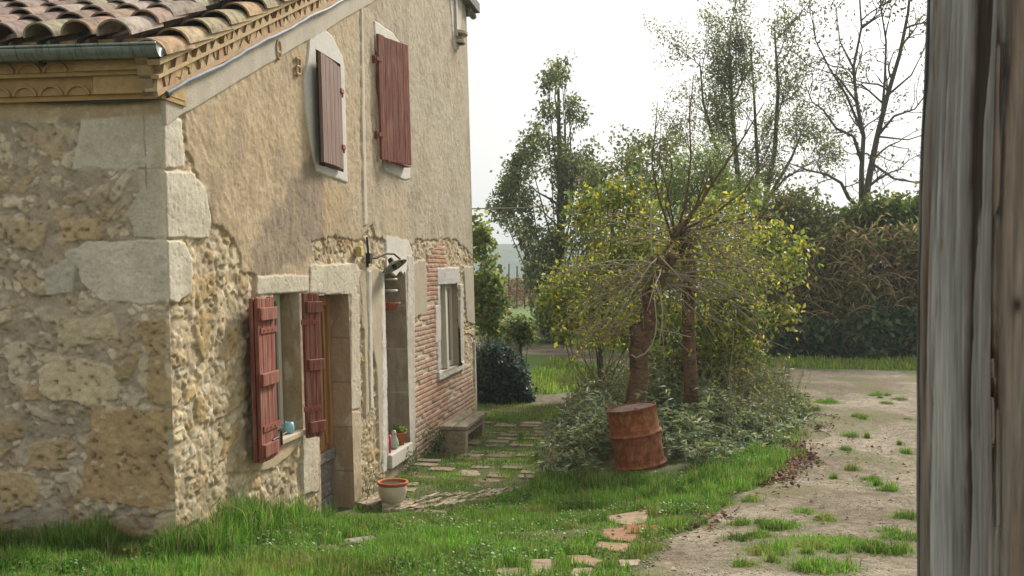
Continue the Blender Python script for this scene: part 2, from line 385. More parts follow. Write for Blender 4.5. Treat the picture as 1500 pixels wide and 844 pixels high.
# ---- facade
op = dict(win=(F_(403, 530)[0], F_(438.5, 530)[0], F_(405, 644)[1], F_(420, 430)[1]),
          door=(F_(467, 600)[0], F_(513, 600)[0], -.3, F_(500, 431)[1]),
          glz=(F_(566.5, 560)[0], F_(596, 560)[0], F_(566, 668)[1], F_(580, 398)[1]),
          cas=(F_(645, 480)[0], F_(673, 480)[0], F_(660, 541)[1], F_(655, 416)[1]),
          up=(F_(463.5, 180)[0], F_(499, 180)[0], F_(480, 246)[1], F_(480, 84)[1]),
          up2=(F_(556, 150)[0], F_(588, 150)[0], F_(570, 238)[1], F_(570, 64)[1]))
print('openings', {k: tuple(round(x, 2) for x in v) for k, v in op.items()})
def axis(a, brk):
    brk = sorted(set([round(float(b), 4) for b in brk])); out = [x for x in a if all(abs(x-b) > .004 for b in brk)]
    return np.array(sorted(out+brk))
s_ = np.concatenate([np.arange(0, 4, .0125), np.arange(4, 7, .018), np.arange(7, LEN+.001, .025)])
s_ = axis(s_, [v for o in op.values() for v in o[:2]])
z_ = axis(np.arange(-.3, TOP, .0095), [v for o in op.values() for v in o[2:]]+[TOP])
A, Z = np.meshgrid(s_, z_)
n1 = fbm(A*1.1, Z*1.1, 5, 21); n2 = fbm(A*5, Z*5, 5, 22); n3 = fbm(A*18, Z*18, 4, 23)
C = np.zeros(A.shape+(3,)); C[:] = (.43, .33, .205)
C = mixc(C, (.39, .34, .25), ss(2.2, 6.5, A+1.2*n1))
C = mixc(C, (.33, .24, .15), ss(.12, .6, n1+.4*n2)*.6)
C = mixc(C, (.48, .39, .27), ss(.15, .55, -n2+.3*n3)*.4)
n4 = fbm(A*45, Z*45, 3, 24)
C = mixc(C, (.27, .21, .145), ss(.0, .5, fbm(A*2.6, Z*3.4, 5, 27))*.5)
C *= (1+.20*n3+.16*n4)[..., None]
D = .007*n1+.005*n2+.005*n3+.0025*n4
# darker diagonal patch under the upper window
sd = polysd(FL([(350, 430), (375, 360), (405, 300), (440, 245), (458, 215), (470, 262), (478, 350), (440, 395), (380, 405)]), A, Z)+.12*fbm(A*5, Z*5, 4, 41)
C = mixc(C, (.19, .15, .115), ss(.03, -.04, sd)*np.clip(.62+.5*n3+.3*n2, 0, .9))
sd = polysd(FL([(471, 275), (507, 275), (505, 345), (474, 345)]), A, Z)+.03*fbm(A*8, Z*8, 3, 42); C = mixc(C, (.40, .29, .15), ss(.03, -.03, sd)*.6)
sd = polysd(FL([(560, 285), (596, 280), (600, 345), (565, 345)]), A, Z)+.05*fbm(A*8, Z*8, 3, 43); C = mixc(C, (.46, .36, .23), ss(.05, -.05, sd)*.6)
# vertical run-off streaks on the plaster
stx = fbm(A*9, Z*.7, 4, 44); C = mixc(C, (.25, .20, .15), ss(.25, .7, stx)*.35)
# lost plaster: rubble shows
Cr, Dr = rubble(A, Z, 51, 4.6, 7.0, cream=(.53, .43, .275), ochre=(.42, .30, .15), mortar=(.43, .345, .225), keep=.55)
Cr = Cr*(1+.12*n2)[..., None]
lost = [[(268, 165), (274, 215), (285, 250), (312, 330), (342, 345), (352, 372), (352, 405), (362, 425), (364, 800), (240, 800), (240, 160)],
        [(352, 400), (375, 405), (366, 690), (440, 650), (466, 640), (466, 800), (352, 800)],
        [(455, 352), (480, 346), (530, 352), (545, 330), (556, 372), (560, 392), (528, 398), (522, 392), (462, 386)],
        [(527, 470), (560, 560), (562, 760), (520, 760), (524, 520)],
        [(608, 352), (665, 350), (698, 380), (705, 620), (600, 700), (604, 450)],
        [(540, 348), (610, 360), (612, 400), (560, 398)]]
for k, P in enumerate(lost):
    sd = polysd(FL(P), A, Z)+.05*fbm(A*5, Z*5, 4, 60+k)+.02*n3
    t = ss(.006, -.010, sd); C = C*(1-t)[..., None]+Cr*t[..., None]
    D = D*(1-t)+(Dr-.022)*t-.006*np.exp(-(sd/.012)**2)
# bricks
def bricks(A, Z, h=.062, l=.25, seed=70):
    zz = Z/h+.12*fbm(A*2.2, Z*2.2, 3, seed); r = np.floor(zz); aa = A/l+.5*np.mod(r, 2)+.1*_h(r, r*0, 3); c = np.floor(aa)
    fz = zz-r; fa = aa-c; e = np.minimum(np.minimum(fz, 1-fz)*h, np.minimum(fa, 1-fa)*l)
    idh = _h(c, r, seed+1)
    m = ss(.003, .009, e+.004*n3)*(idh > .06)
    base = mixc(np.zeros(A.shape+(3,))+np.array((.36, .165, .10)), (.44, .27, .18), idh); base = mixc(base, (.24, .13, .09), ss(.8, 1., np.mod(idh*7, 1)))
    base = base*(1+.18*n2+.1*n3)[..., None]
    Cm = np.zeros(A.shape+(3,))+np.array((.42, .35, .26))
    C = Cm*(1-m)[..., None]+base*m[..., None]
    return C, m*.012+.004*n3
Cb, Db = bricks(A, Z)
for k, P in enumerate([[(605, 480), (625, 455), (640, 445), (640, 560), (676, 548), (692, 545), (692, 625), (612, 668), (604, 600)],
                       [(626, 362), (652, 360), (656, 392), (640, 396), (640, 470), (626, 460), (622, 420)],
                       [(676, 545), (690, 530), (697, 600), (640, 640)]]):
    sd = polysd(FL(P), A, Z)+.10*fbm(A*4, Z*4, 4, 80+k)
    t = ss(.01, -.012, sd)
    wash = ss(.0, .5, fbm(A*1.6, Z*1.6, 4, 90)+.1); t = t*(1-.0*wash)
    cb = mixc(Cb, (.47, .40, .31), wash*.45)
    C = C*(1-t)[..., None]+cb*t[..., None]; D = D*(1-t)+(Db-.010)*t
# plaster patches left in the lost zone (far end)
for k, (P, cc) in enumerate([([(600, 384), (624, 380), (626, 458), (606, 468)], (.40, .34, .25)), ([(679, 390), (700, 392), (703, 480), (684, 470)], (.41, .36, .28)),
                             ([(540, 395), (561, 395), (564, 640), (556, 690), (553, 560), (546, 480)], (.44, .37, .27)), ([(566, 345), (598, 352), (605, 372), (598, 392), (580, 384), (566, 380)], (.60, .57, .50)),
                             ([(530, 385), (540, 385), (545, 600), (536, 610)], (.45, .37, .26)), ([(695, 500), (706, 500), (706, 620), (696, 616)], (.45, .41, .34)),
                             ([(372, 640), (440, 605), (466, 600), (440, 650), (400, 690), (372, 690)], (.46, .36, .23))]):
    sd = polysd(FL(P), A, Z)+.03*fbm(A*7, Z*7, 4, 600+k); t = ss(.006, -.008, sd)
    c = np.array(cc)*(1+.10*n2+.08*n3)[..., None]; C = C*(1-t)[..., None]+c*t[..., None]; D = D*(1-t)+(.002+.004*n2)*t
# dressed stones: quoins, lintels, jambs, sills; white plaster bands round the upper shutters; verge band; seam between the two builds
LS = (.56, .51, .41); WH = (.60, .58, .52); TN = (.42, .34, .24)
wi, do, gl, ca = op['win'], op['door'], op['glz'], op['cas']
def sq(a0, z0, a1, z1): return [(a0, z0), (a1, z0), (a1, z1), (a0, z1)]
stones = [
    (FL([(232, 166), (266, 174), (270, 245), (232, 247)]), LS, .006), (FL([(232, 249), (280, 252), (300, 275), (309, 318), (306, 350), (232, 350)]), LS, .008),
    (FL([(232, 352), (270, 353), (282, 380), (280, 430), (260, 445), (232, 440)]), LS, .006),
    (FL([(375, 403), (451, 403), (451, 428), (375, 432)]), (.52, .47, .37), .010), (FL([(453, 388), (521, 386), (527, 400), (521, 432), (453, 430)]), (.50, .45, .35), .012),
    (FL([(513, 430), (525, 432), (527, 600), (513, 600)]), (.50, .44, .34), .012), (FL([(513, 602), (527, 602), (529, 760), (513, 760)]), (.44, .35, .24), .014),
    (FL([(441, 600), (466, 590), (466, 720), (444, 725)]), (.50, .44, .34), .008), (FL([(438.5, 430), (466, 430), (466, 600), (438.5, 600)]), (.47, .39, .27), .004),
    (FL([(559, 400), (566.5, 400), (566.5, 690), (560, 695)]), WH, .008), (FL([(596, 372), (606, 378), (608, 660), (596, 668)]), (.50, .46, .39), .010),
    (FL([(640, 392), (672, 392), (672, 416), (640, 418)]), (.46, .45, .43), .014), (FL([(640, 418), (645, 418), (645, 540), (640, 545)]), (.48, .45, .40), .012),
    (FL([(637, 448), (645, 446), (645, 500), (637, 505)]), (.50, .47, .42), .014), (FL([(673, 416), (678, 416), (679, 540), (673, 541)]), (.47, .44, .38), .012),
    (FL([(640, 545), (678, 530), (678, 541), (641, 558)]), (.52, .50, .45), .030),
]
for k, (P, cc, dp) in enumerate(stones):
    m = polysd(P, A, Z)+.014*fbm(A*9, Z*9, 4, 700+k)
    C, D = block(C, D, m, cc, dp, A, Z, 710+10*k, rough=.003)
for k, (P, cc) in enumerate([
    (FL([(452, 40), (466, 36), (485, 52), (500, 82), (503, 100), (508, 268), (462, 252), (458, 236), (446, 160), (444, 120), (450, 82)]), WH),
    (FL([(547, 30), (575, 48), (590, 70), (597, 100), (600, 262), (592, 264), (562, 250), (552, 130)]), WH),
    (FL([(527, -20), (530, -20), (534, 200), (537, 330), (532, 332), (529, 200)]), (.52, .46, .36)),
    (FL([(656, -30), (676, -20), (677, 0), (672, 72), (664, 74)]), (.50, .47, .40)),
    (FL([(538, 396), (543, 396), (546, 600), (541, 600)]), (.56, .52, .44))]):
    m = polysd(P, A, Z)+.012*fbm(A*8, Z*8, 3, 900+k); t = ss(.004, -.006, m)
    c = np.array(cc)*(1+.08*n2+.05*n3)[..., None]; C = C*(1-t)[..., None]+c*t[..., None]
    D = D*(1-t)+(.014+.003*n2)*t-.006*np.exp(-(m/.008)**2)
# rougher slot of mortar between two seam cracks
cr = np.exp(-((A-F_(540, 470)[0]+.05*fbm(Z*2.2, Z*0, 4, 31)+.06)/.007)**2)*(Z < F_(530, 395)[1])*(Z > .9); D = D-.02*cr
cr = np.exp(-((A-F_(526, 470)[0]-.07+.05*fbm(Z*2.2, Z*0, 4, 35))/.007)**2)*(Z < F_(530, 395)[1])*(Z > .6); D = D-.018*cr; C = mixc(C, (.16, .12, .07), cr*.6)
# grey cement verge band following the roof slope
rl = 3.52+.425*A; b = (rl-Z)
t = ss(.235, .225, b+.012*fbm(A*3, Z*3, 3, 95))
c = np.array((.46, .41, .33))*(1+.15*fbm(A*7, Z*2, 4, 96)+.1*n3)[..., None]; C = C*(1-t)[..., None]+c*t[..., None]; D = D*(1-t)+.016*t
# damp and green foot
C = C*.92
dp = ss(.45, -.1, Z-np.interp(A, [0, 1.5, 3, 10], [.75, .45, .05, .15])+.2*fbm(A*2.5, Z*2.5, 4, 97)); C = mixc(C, (.24, .20, .12), dp*.45)
edge = ss(0, .02, A); D = D*edge-.006*(1-ss(0, .010, A)); D = np.where(A > LEN-.05, D*.3, D)
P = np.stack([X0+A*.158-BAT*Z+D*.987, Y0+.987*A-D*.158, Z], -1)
ac = .5*(A[:-1, 1:]+A[:-1, :-1]); zc = .5*(Z[1:, :-1]+Z[:-1, :-1]); fm = zc < (3.52+.425*ac)
fm &= ac <= LEN
for (a0, a1, z0, z1) in op.values(): fm &= ~((ac > a0) & (ac < a1) & (zc > z0) & (zc < z1))
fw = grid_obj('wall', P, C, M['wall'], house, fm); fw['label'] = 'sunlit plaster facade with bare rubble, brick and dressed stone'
# end wall and back so that the house is closed
m = MB(); m.add([FP(LEN, -.3), FP(LEN, -.3)+Vector((-6, .9, 0)), FP(LEN, TOP)+Vector((-6, .9, 0)), FP(LEN, TOP)], [(0, 1, 2, 3)], (.35, .3, .22))
m.add([SP(3.58, -.3), SP(3.58, -.3)+Vector((.3, 11, 0)), SP(3.58, 3.6)+Vector((.3, 11, 4)), SP(3.58, 3.6)], [(3, 2, 1, 0)], (.35, .3, .22)); m.build('wall', M['wall'], house)['label'] = 'plain back and end walls of the house'

# ---- openings: reveals, frames, panes
def reveal(parent, o, depth, name='reveal', below=None, top=True):
    a0, a1, z0, z1 = o; m = MB(); T = .12
    m.fbox(FP, a1, a1+T, z0-T, z1+T, -depth-.03, -.026); m.fbox(FP, a0-T, a0, z0-T, z1+T, -depth-.03, -.026)
    if top: m.fbox(FP, a0, a1, z1, z1+T, -depth-.03, -.026)
    if z0 > 0: m.fbox(FP, a0, a1, z0-T, z0, -depth-.03, -.026)
    r = m.build(name, M['reveal'], parent); return r
def relief_reveal(parent, o, depth, seed, colr, far=True, extra=None):
    """far cheek of an opening as a rough plastered surface"""
    a0, a1, z0, z1 = o
    n_ = np.arange(-depth-.03, .0201, .008); zz = np.arange(z0-.01, z1+.005, .010); NN, ZZ = np.meshgrid(n_, zz)
    c = np.zeros(NN.shape+(3,)); c[:] = colr; q = fbm(NN*9+seed, ZZ*4, 4, seed)
    c = mixc(c, (.50, .45, .36), ss(.1, .35, q)*.7); c = mixc(c, (.27, .19, .10), ss(.15, .45, fbm(NN*8, ZZ*3, 4, seed+5))*.6)
    c = c*(1+.1*fbm(NN*40, ZZ*40, 3, seed+2))[..., None]
    if extra: c = extra(NN, ZZ, c)
    d = .010*fbm(NN*10, ZZ*6, 4, seed+3)*ss(.02, -.03, NN)
    aa = a1-.003-.004*np.abs(0)-np.clip(d, -.002, .02)
    P = np.stack([X0+aa*.158-BAT*ZZ+NN*.987, Y0+.987*aa-NN*.158, ZZ], -1)
    return grid_obj('reveal', P, c, M['wall'], parent)
# ground floor window
win = empty('window', FP(wi[0], wi[2]), None, None); win.parent = house; win.matrix_parent_inverse = Matrix.Translation(house.location).inverted()
reveal(win, wi, .20); relief_reveal(win, wi, .17, 810, (.36, .28, .17))
m = MB()
m.fbox(FP, wi[0]+.02, wi[0]+.075, wi[2]+.012, wi[3]-.01, -.19, -.145); m.fbox(FP, wi[1]-.085, wi[1]-.03, wi[2]+.012, wi[3]-.01, -.19, -.145)
m.fbox(FP, wi[0]+.075, wi[1]-.085, wi[3]-.07, wi[3]-.01, -.188, -.147); m.fbox(FP, wi[0]+.075, wi[1]-.085, wi[2]+.012, wi[2]+.08, -.188, -.147)
m.fbox(FP, (wi[0]+wi[1])/2-.025, (wi[0]+wi[1])/2+.025, wi[2]+.08, wi[3]-.07, -.186, -.142)
m.build('frame', M['whitepaint'], win, bevel=.004)
m = MB(); m.fbox(FP, wi[0]+.02, wi[1]-.03, wi[2]+.03, wi[3]-.03, -.172, -.166); m.build('pane', M['glass'], win)
m = MB(); m.fbox(FP, wi[0]-.05, wi[1]+.04, wi[2]-.055, wi[2]-.001, -.20, .035, (.45, .38, .27)); m.build('sill', M['stone'], win, bevel=.012)
# door with weathered foot
dr = empty('door', FP(do[0], 0), None, None); dr.parent = house; dr.matrix_parent_inverse = Matrix.Translation(house.location).inverted()
reveal(dr, (do[0], do[1], -.3, do[3]), .27)
def blocks(NN, ZZ, c):
    g = np.mod(ZZ+.05, .44); e = np.minimum(g, .44-g); r = np.floor((ZZ+.05)/.44)
    c = c*(.88+.24*_h(r, r*0, 5))[..., None]; return mixc(c, (.20, .15, .10), ss(.012, .004, e)*.8)
relief_reveal(dr, (do[0], do[1], -.3, do[3]), .24, 830, (.36, .27, .18), extra=blocks)
m = MB(); dz0 = F_(490, 672)[1]-.03; W = do[1]-do[0]
m.fbox(FP, do[0]+.01, do[1]-.012, dz0, do[3]-.02, -.26, -.215); m.build('door_leaf', M['doorwood'], dr)
m = MB()
for a in np.linspace(do[0]+.05, do[1]-.16, 5): m.fbox(FP, a, a+.055, dz0+.1, do[3]-.14, -.213, -.195)
m.fbox(FP, do[1]-.085, do[1]-.016, dz0, do[3]-.02, -.212, -.17); m.fbox(FP, do[0]+.012, do[0]+.06, dz0, do[3]-.02, -.212, -.17); m.fbox(FP, do[0]+.06, do[1]-.085, do[3]-.11, do[3]-.022, -.211, -.18)
m.build('frame', M['doorwood'], dr, bevel=.006)
m = MB()
z = -.3
for k, h in enumerate([.30, .17, .15, .19]):
    z1 = min(z+h, dz0); m.fbox(FP, do[0]+.02, do[1]-.014, z, z1-.008, -.255, -.20+.008*(k % 2)); z = z1
m.fbox(FP, do[0]+.03, do[1]-.02, dz0-.05, dz0+.05, -.2, -.155); m.fbox(FP, do[0]+.02, do[1]-.03, -.3, .02, -.2, -.06)
m.build('plank_foot', M['greywood'], dr, bevel=.008)['label'] = 'weathered grey boards at the foot of the door'
# glazed door
gd = empty('glazed_door', FP(gl[0], gl[2]), None, None); gd.parent = house; gd.matrix_parent_inverse = Matrix.Translation(house.location).inverted()
reveal(gd, gl, .30)
def lime(NN, ZZ, c): 
    g = np.mod(ZZ+.12, .52); e = np.minimum(g, .52-g)
    c = mixc(c, (.30, .235, .17), np.ones(NN.shape)*.6); return mixc(c, (.42, .38, .31), ss(.012, .004, e)*.7+.5*ss(.2, .4, fbm(NN*6, ZZ*3, 3, 4)))
relief_reveal(gd, gl, .27, 850, (.30, .24, .18), extra=lime)
m = MB(); gz1 = F_(568, 446)[1]
m.fbox(FP, gl[1]-.09, gl[1]-.018, gl[2], gl[3]-.01, -.285, -.235); m.fbox(FP, gl[0], gl[0]+.06, gl[2], gl[3]-.01, -.285, -.235); m.fbox(FP, gl[0]+.06, gl[1]-.09, gz1, gz1+.07, -.283, -.237)
m.fbox(FP, gl[0]+.06, gl[1]-.09, gl[2]+.01, gl[2]+.35, -.283, -.24); m.build('frame', M['greyframe'], gd, bevel=.004)
m = MB(); m.fbox(FP, gl[0]+.01, gl[1]-.02, gl[2]+.02, gl[3]-.02, -.268, -.262); m.build('pane', M['glass'], gd)
m = MB(); m.fbox(FP, gl[0]-.04, gl[1]+.03, gl[2]-.16, gl[2]-.003, -.29, .045, (.47, .44, .38)); m.build('threshold', M['stone'], gd, bevel=.012)
# ragged white plaster hanging over the head of the glazed door
m = MB(); pts = [(566, 398), (566, 380), (580, 372), (596, 378), (597, 392), (592, 403), (586, 396), (580, 404), (574, 399)]
pf = FL(pts); nn = len(pf)
m.add([FP(a, z, -.035) for a, z in pf]+[FP(a, z, .004) for a, z in pf], [tuple(reversed(range(nn))), tuple(range(nn, 2*nn))]+[(i, (i+1) % nn, nn+(i+1) % nn, nn+i) for i in range(nn)], (.60, .56, .50)); m.build('lintel', M['stone'], gd)
# casement window at the far end
cw = empty('window', FP(ca[0], ca[2]), None, None); cw.parent = house; cw.matrix_parent_inverse = Matrix.Translation(house.location).inverted()
reveal(cw, ca, .20); mid = F_(659.5, 480)[0]
m = MB()
for a0, a1, n1_ in ((ca[0]+.01, ca[0]+.09, -.10), (mid-.06, mid+.06, -.045), (ca[1]-.07, ca[1]-.01, -.10)): m.fbox(FP, a0, a1, ca[2]+.01, ca[3]-.01, -.17, n1_)
for a0, a1 in ((ca[0]+.09, mid-.06), (mid+.06, ca[1]-.07)):
    m.fbox(FP, a0, a1, ca[3]-.07, ca[3]-.01, -.168, -.105); m.fbox(FP, a0, a1, ca[2]+.01, ca[2]+.08, -.168, -.105); 
m.build('frame', M['whitepaint'], cw, bevel=.004)
m = MB(); m.fbox(FP, ca[0]+.02, ca[1]-.02, ca[2]+.02, ca[3]-.02, -.150, -.142); m.build('pane', M['glass'], cw)
m = MB(); m.fbox(FP, ca[0]+.09, ca[1]-.07, ca[2]+.05, ca[3]-.05, -.138, -.132); m.build('brown_sheet', surf('brown_sheet_mat', base=(.26, .205, .15), var=.2, scale=(14, 14, 3), bump=.2), cw)  # thin brown sheet just in front of the glass, tones the panes brown
# dark rooms behind the upper shutters
for k in ('up', 'up2'):
    o = op[k]; uw = empty('upper_window', FP(o[0], o[2]), None, None); uw.parent = house; uw.matrix_parent_inverse = Matrix.Translation(house.location).inverted()
    reveal(uw, o, .22); m = MB(); m.fbox(FP, o[0]+.01, o[1]-.01, o[2]+.01, o[3]-.01, -.2, -.194); m.build('pane', M['glass'], uw)
    m = MB(); m.fbox(FP, o[0]+.01, o[0]+.06, o[2]+.01, o[3]-.01, -.19, -.15); m.fbox(FP, o[1]-.06, o[1]-.01, o[2]+.01, o[3]-.01, -.19, -.15); m.fbox(FP, o[0]+.05, o[1]-.05, o[3]-.06, o[3]-.012, -.188, -.152); m.build('frame', M['greywood'], uw)

# ---- shutters
def shutter(hs, hz0, hz1, width, deg, side, boards=4, matn='redwood', hinges=(.13, .85), battens=True, layers=1, label=None, thick=.032, slant=0):
    """hinge at facade coordinate hs; side=+1 leaf runs away from the viewer; deg = angle off the wall"""
    n0 = .03; c, s = math.cos(R(deg)), math.sin(R(deg))
    def fr(a, z, n): return FP(hs+side*(a*c)-side*0*n - (n*s*side), hz0+z, n0+a*s+n*c)
    H = hz1-hz0; m = MB(); bw = width/boards; rnd = random.Random(int(hs*100))
    for L in range(layers):
        off = L*(thick+.006)
        for k in range(boards):
            dz = rnd.uniform(-.006, .006)
            m.fbox(fr, k*bw+.002, (k+1)*bw-.002, dz, H+dz+slant*(k/boards), off+rnd.uniform(0, .003), off+thick)
    leaf = m.build('shutter', M[matn], house, bevel=.003)
    if label: leaf['label'] = label
    top = layers*thick+(layers-1)*.006
    if battens:
        for f in (.07, .50, .90):
            m = MB(); m.fbox(fr, .015, width+.012, f*H-.045, f*H+.05, top+.001, top+.034); m.build('batten', M[matn], leaf, bevel=.004)
        for f in (.20, .80):
            m = MB(); m.fbox(fr, -.04, width*.9, f*H-.022, f*H+.022, top+.002, top+.010)
            for q in (.25, .5, .75): 
                p = fr(width*q, f*H, top+.012); m.lathe([(0.0, -.006), (.008, -.004), (.007, .004), (0.001, .006)], 8, Matrix.Translation(p))
            m.build('hinge_strap', M['rediron'], leaf)
    else:
        for f in hinges:
            m = MB(); m.fbox(fr, -.055, .05, f*H-.02, f*H+.02, thick+.001, thick+.012); m.fbox(fr, -.075, -.045, f*H-.05, f*H+.03, -.01, .03); m.build('hinge', M['rediron'], leaf)
    return leaf
L1 = shutter(F_(402, 530, .09)[0], F_(385, 675, .08)[1], F_(385, 436, .08)[1], F_(402, 530, .09)[0]-F_(374, 530, .09)[0], 3, -1, 4, layers=2, label='left red shutter folded back against the rubble wall')
m = MB(); q = F_(380, 643); m.tube([FP(q[0]-.05, q[1], .13), FP(q[0]+.22, q[1]+.02, .135)], .008, 6); m.tube([FP(q[0]+.1, q[1]-.06, .14), FP(q[0]+.1, q[1]+.05, .14)], .01, 6); m.build('bolt', M['iron'], L1)
L2 = shutter(F_(445, 530, .04)[0], F_(452, 641, .05)[1], F_(452, 429, .05)[1], .19, 24, 1, 3, label='right red shutter standing open beside the wooden door')
L3 = shutter(F_(500, 180, .05)[0], F_(486, 243, .06)[1], F_(484, 90, .06)[1], F_(500, 180, .05)[0]-F_(468, 180, .08)[0], 4, -1, 5, 'redworn', battens=False, hinges=(.22, .77), label='worn shutter of the first upper window, paint flaking to grey')
L4 = shutter(F_(554.5, 150, .04)[0], F_(556, 236)[1], F_(556, 58)[1], .64, 16, 1, 5, 'redwood', battens=False, hinges=(.2, .8), label='shutter of the second upper window, ajar at its far side')
m = MB(); o = op['up2']; m.fbox(FP, o[0]+.1, o[1]-.02, o[2]-.0, o[2]+.05, -.1, .10); m.build('inner_batten', M['redwood'], L4)

# ---- cornice of half-round tiles in two courses, returning round the corner
m = MB(); zc0 = S_(150, 144)[1]; zc1 = S_(150, 113)[1]; zc2 = S_(150, 88)[1]
print('cornice z', zc0, zc1, zc2)
OC = (.42, .27, .11)
def cprism(z0, z1, n_s, n_f, c):   # slab running along side wall and stopping at facade
    a = [SP(3.6, z0, -.03), SP(3.6, z0, n_s), FP(0, z0, n_f)+Vector((-.158*n_s, -.987*n_s, 0)), FP(0, z0, n_f)+(FP(.28, z0, 0)-FP(0, z0, 0)), FP(.28, z0, -.03)]
    b = [p+Vector((0, 0, z1-z0)) for p in a]; n = len(a)
    m.add(a+b, [tuple(reversed(range(n))), tuple(range(n, 2*n))]+[(i, (i+1) % n, n+(i+1) % n, n+i) for i in range(n)], c)
cprism(zc0-.02, zc0+.012, .055, .03, OC); cprism(zc1-.012, zc1+.012, .12, .05, (.44, .31, .15)); cprism(zc2-.012, zc2+.012, .19, .07, (.44, .28, .13))
# solid corner blocks
def blockc(z0, z1, n_s, n_f, t1):
    a = [SP(t1, z0, -.02), SP(t1, z0, n_s), FP(0, z0, n_f)+Vector((-.158*n_s, -.987*n_s, 0)), FP(.26, z0, n_f), FP(.26, z0, -.02)]
    b = [p+Vector((0, 0, z1-z0)) for p in a]; n = len(a)
    m.add(a+b, [tuple(reversed(range(n))), tuple(range(n, 2*n))]+[(i, (i+1) % n, n+(i+1) % n, n+i) for i in range(n)], (.47, .33, .16))
blockc(zc0+.012, zc1-.012, .09, .035, .42); blockc(zc1+.012, zc2-.012, .155, .055, .50); blockc(zc2+.012, zc2+.09, .17, .07, 3.5)
def arc(t, z0, rad, n0, n1, c):
    V = []; F = []; K = 9
    for j, n in enumerate((n0, n1)):
        for rr in (rad, rad-.014):
            for k in range(K+1):
                a = math.pi*k/K; V.append(SP(t+rr*math.cos(a), z0+rr*math.sin(a)*.75, n))
    w_ = K+1
    for k in range(K):
        F += [(k, k+1, 2*w_+k+1, 2*w_+k), (w_+k, 3*w_+k, 3*w_+k+1, w_+k+1), (2*w_+k, 2*w_+k+1, 3*w_+k+1, 3*w_+k)]
    m.add(V, F, c)
for row, (z0, n1, t0, h) in enumerate(((zc0+.012, .09, .53, zc1-zc0), (zc1+.012, .155, .64, zc2-zc1))):
    t = t0; k = 0
    while t < 3.5:
        cc = random.choice([(.42, .27, .14), (.44, .29, .15), (.40, .27, .15)])
        arc(t, z0, .085, .0, n1, cc); t += .185; k += 1
    mm = SP(0, 0)
m.fbox(SP, .43, 3.6, zc0+.012, zc1-.012, -.02, .072, (.42, .27, .13)); m.fbox(SP, .51, 3.6, zc1+.012, zc2-.012, -.02, .135, (.42, .28, .13))
m.build('cornice', surf('ochre_mortar', attr=True, var=.22, scale=(18, 18, 18), bump=.7, bdist=.008), house)

# ---- roof: cover and channel tiles, one mesh
SL_ = .425; UL = 1/math.hypot(1, SL_)
ez = at(120, 68, 6.32).z+.035
def RP(a, t, h):                          # a: distance up the slope, t: leftwards along eave, h above deck
    s = -.20+a*UL; p = SP(t, 0, 0); base = Vector((p.x, p.y, 0))+Vector((.158, .987, 0))*s
    n = Vector((-.158*SL_*UL, -.987*SL_*UL, UL)); base.z = ez+a*UL*SL_; base.x -= BAT*ez
    return base+n*h
m = MB(); rnd = random.Random(5)
pal = [(.33, .235, .19), (.38, .29, .24), (.27, .19, .15), (.35, .29, .235), (.25, .20, .175), (.41, .34, .29), (.30, .22, .195), (.36, .25, .18)]
def ctile(t, a, up, r0=.105, r1=.085, L=.47, h0=0., c=None, yaw=0., K=10, fn=None, th=.014, lift=.03):
    fn = fn or RP; V = []; F = []; w_ = K+1
    for (aa, rr, hh) in ((a, r0, h0+lift), (a+L*.5, (r0+r1)/2, h0+lift*.55), (a+L, r1, h0)):
        for q in (rr, rr-th):
            for k in range(w_):
                an = math.pi*k/K; x = q*math.cos(an); y = q*math.sin(an)*.85
                V.append(fn(aa, t+x+yaw*(aa-a), hh+(y if up else -y)))
    for j in range(2):
        o = j*2*w_
        for k in range(K):
            F += [(o+k, o+k+1, o+2*w_+k+1, o+2*w_+k), (o+w_+k, o+3*w_+k, o+3*w_+k+1, o+w_+k+1)]
        F += [(o, o+2*w_, o+3*w_, o+w_), (o+K, o+w_+K, o+3*w_+K, o+2*w_+K)]
    for k in range(K): F += [(k, w_+k, w_+k+1, k+1), (4*w_+k, 4*w_+k+1, 5*w_+k+1, 5*w_+k)]
    m.add(V, F, c)
sp = .262
for i in range(-0, 14):
    t = .12+i*sp
    for j in range(16):
        a = -.10+j*.33+rnd.uniform(-.05, .05)*(j > 0)
        c = rnd.choice(pal); k = rnd.uniform(.8, 1.2); c = tuple(x*k for x in c)
        lichen = rnd.random() < .10
        if lichen: c = (.36, .33, .22)
        ctile(t+rnd.uniform(-.02, .02), a, True, .108+rnd.uniform(-.006, .010), .088, h0=.035+rnd.uniform(0, .012), c=c, yaw=rnd.uniform(-.09, .09))
        if i: ctile(t-sp/2, a+.05, False, .10, .082, h0=.03, c=tuple(x*.7 for x in rnd.choice(pal)), lift=.01)
# deck under the tiles
m.add([RP(-.02, -.02, -.06), RP(-.02, 3.6, -.06), RP(8, 3.6, -.06), RP(8, -.02, -.06), RP(-.02, -.02, -.10), RP(-.02, 3.6, -.10), RP(8, 3.6, -.10), RP(8, -.02, -.10)],
      [(0, 3, 2, 1), (4, 5, 6, 7), (0, 1, 5, 4), (3, 7, 6, 2), (0, 4, 7, 3)], (.25, .19, .13))
roof = m.build('roof', M['tile'], house, smooth=False)
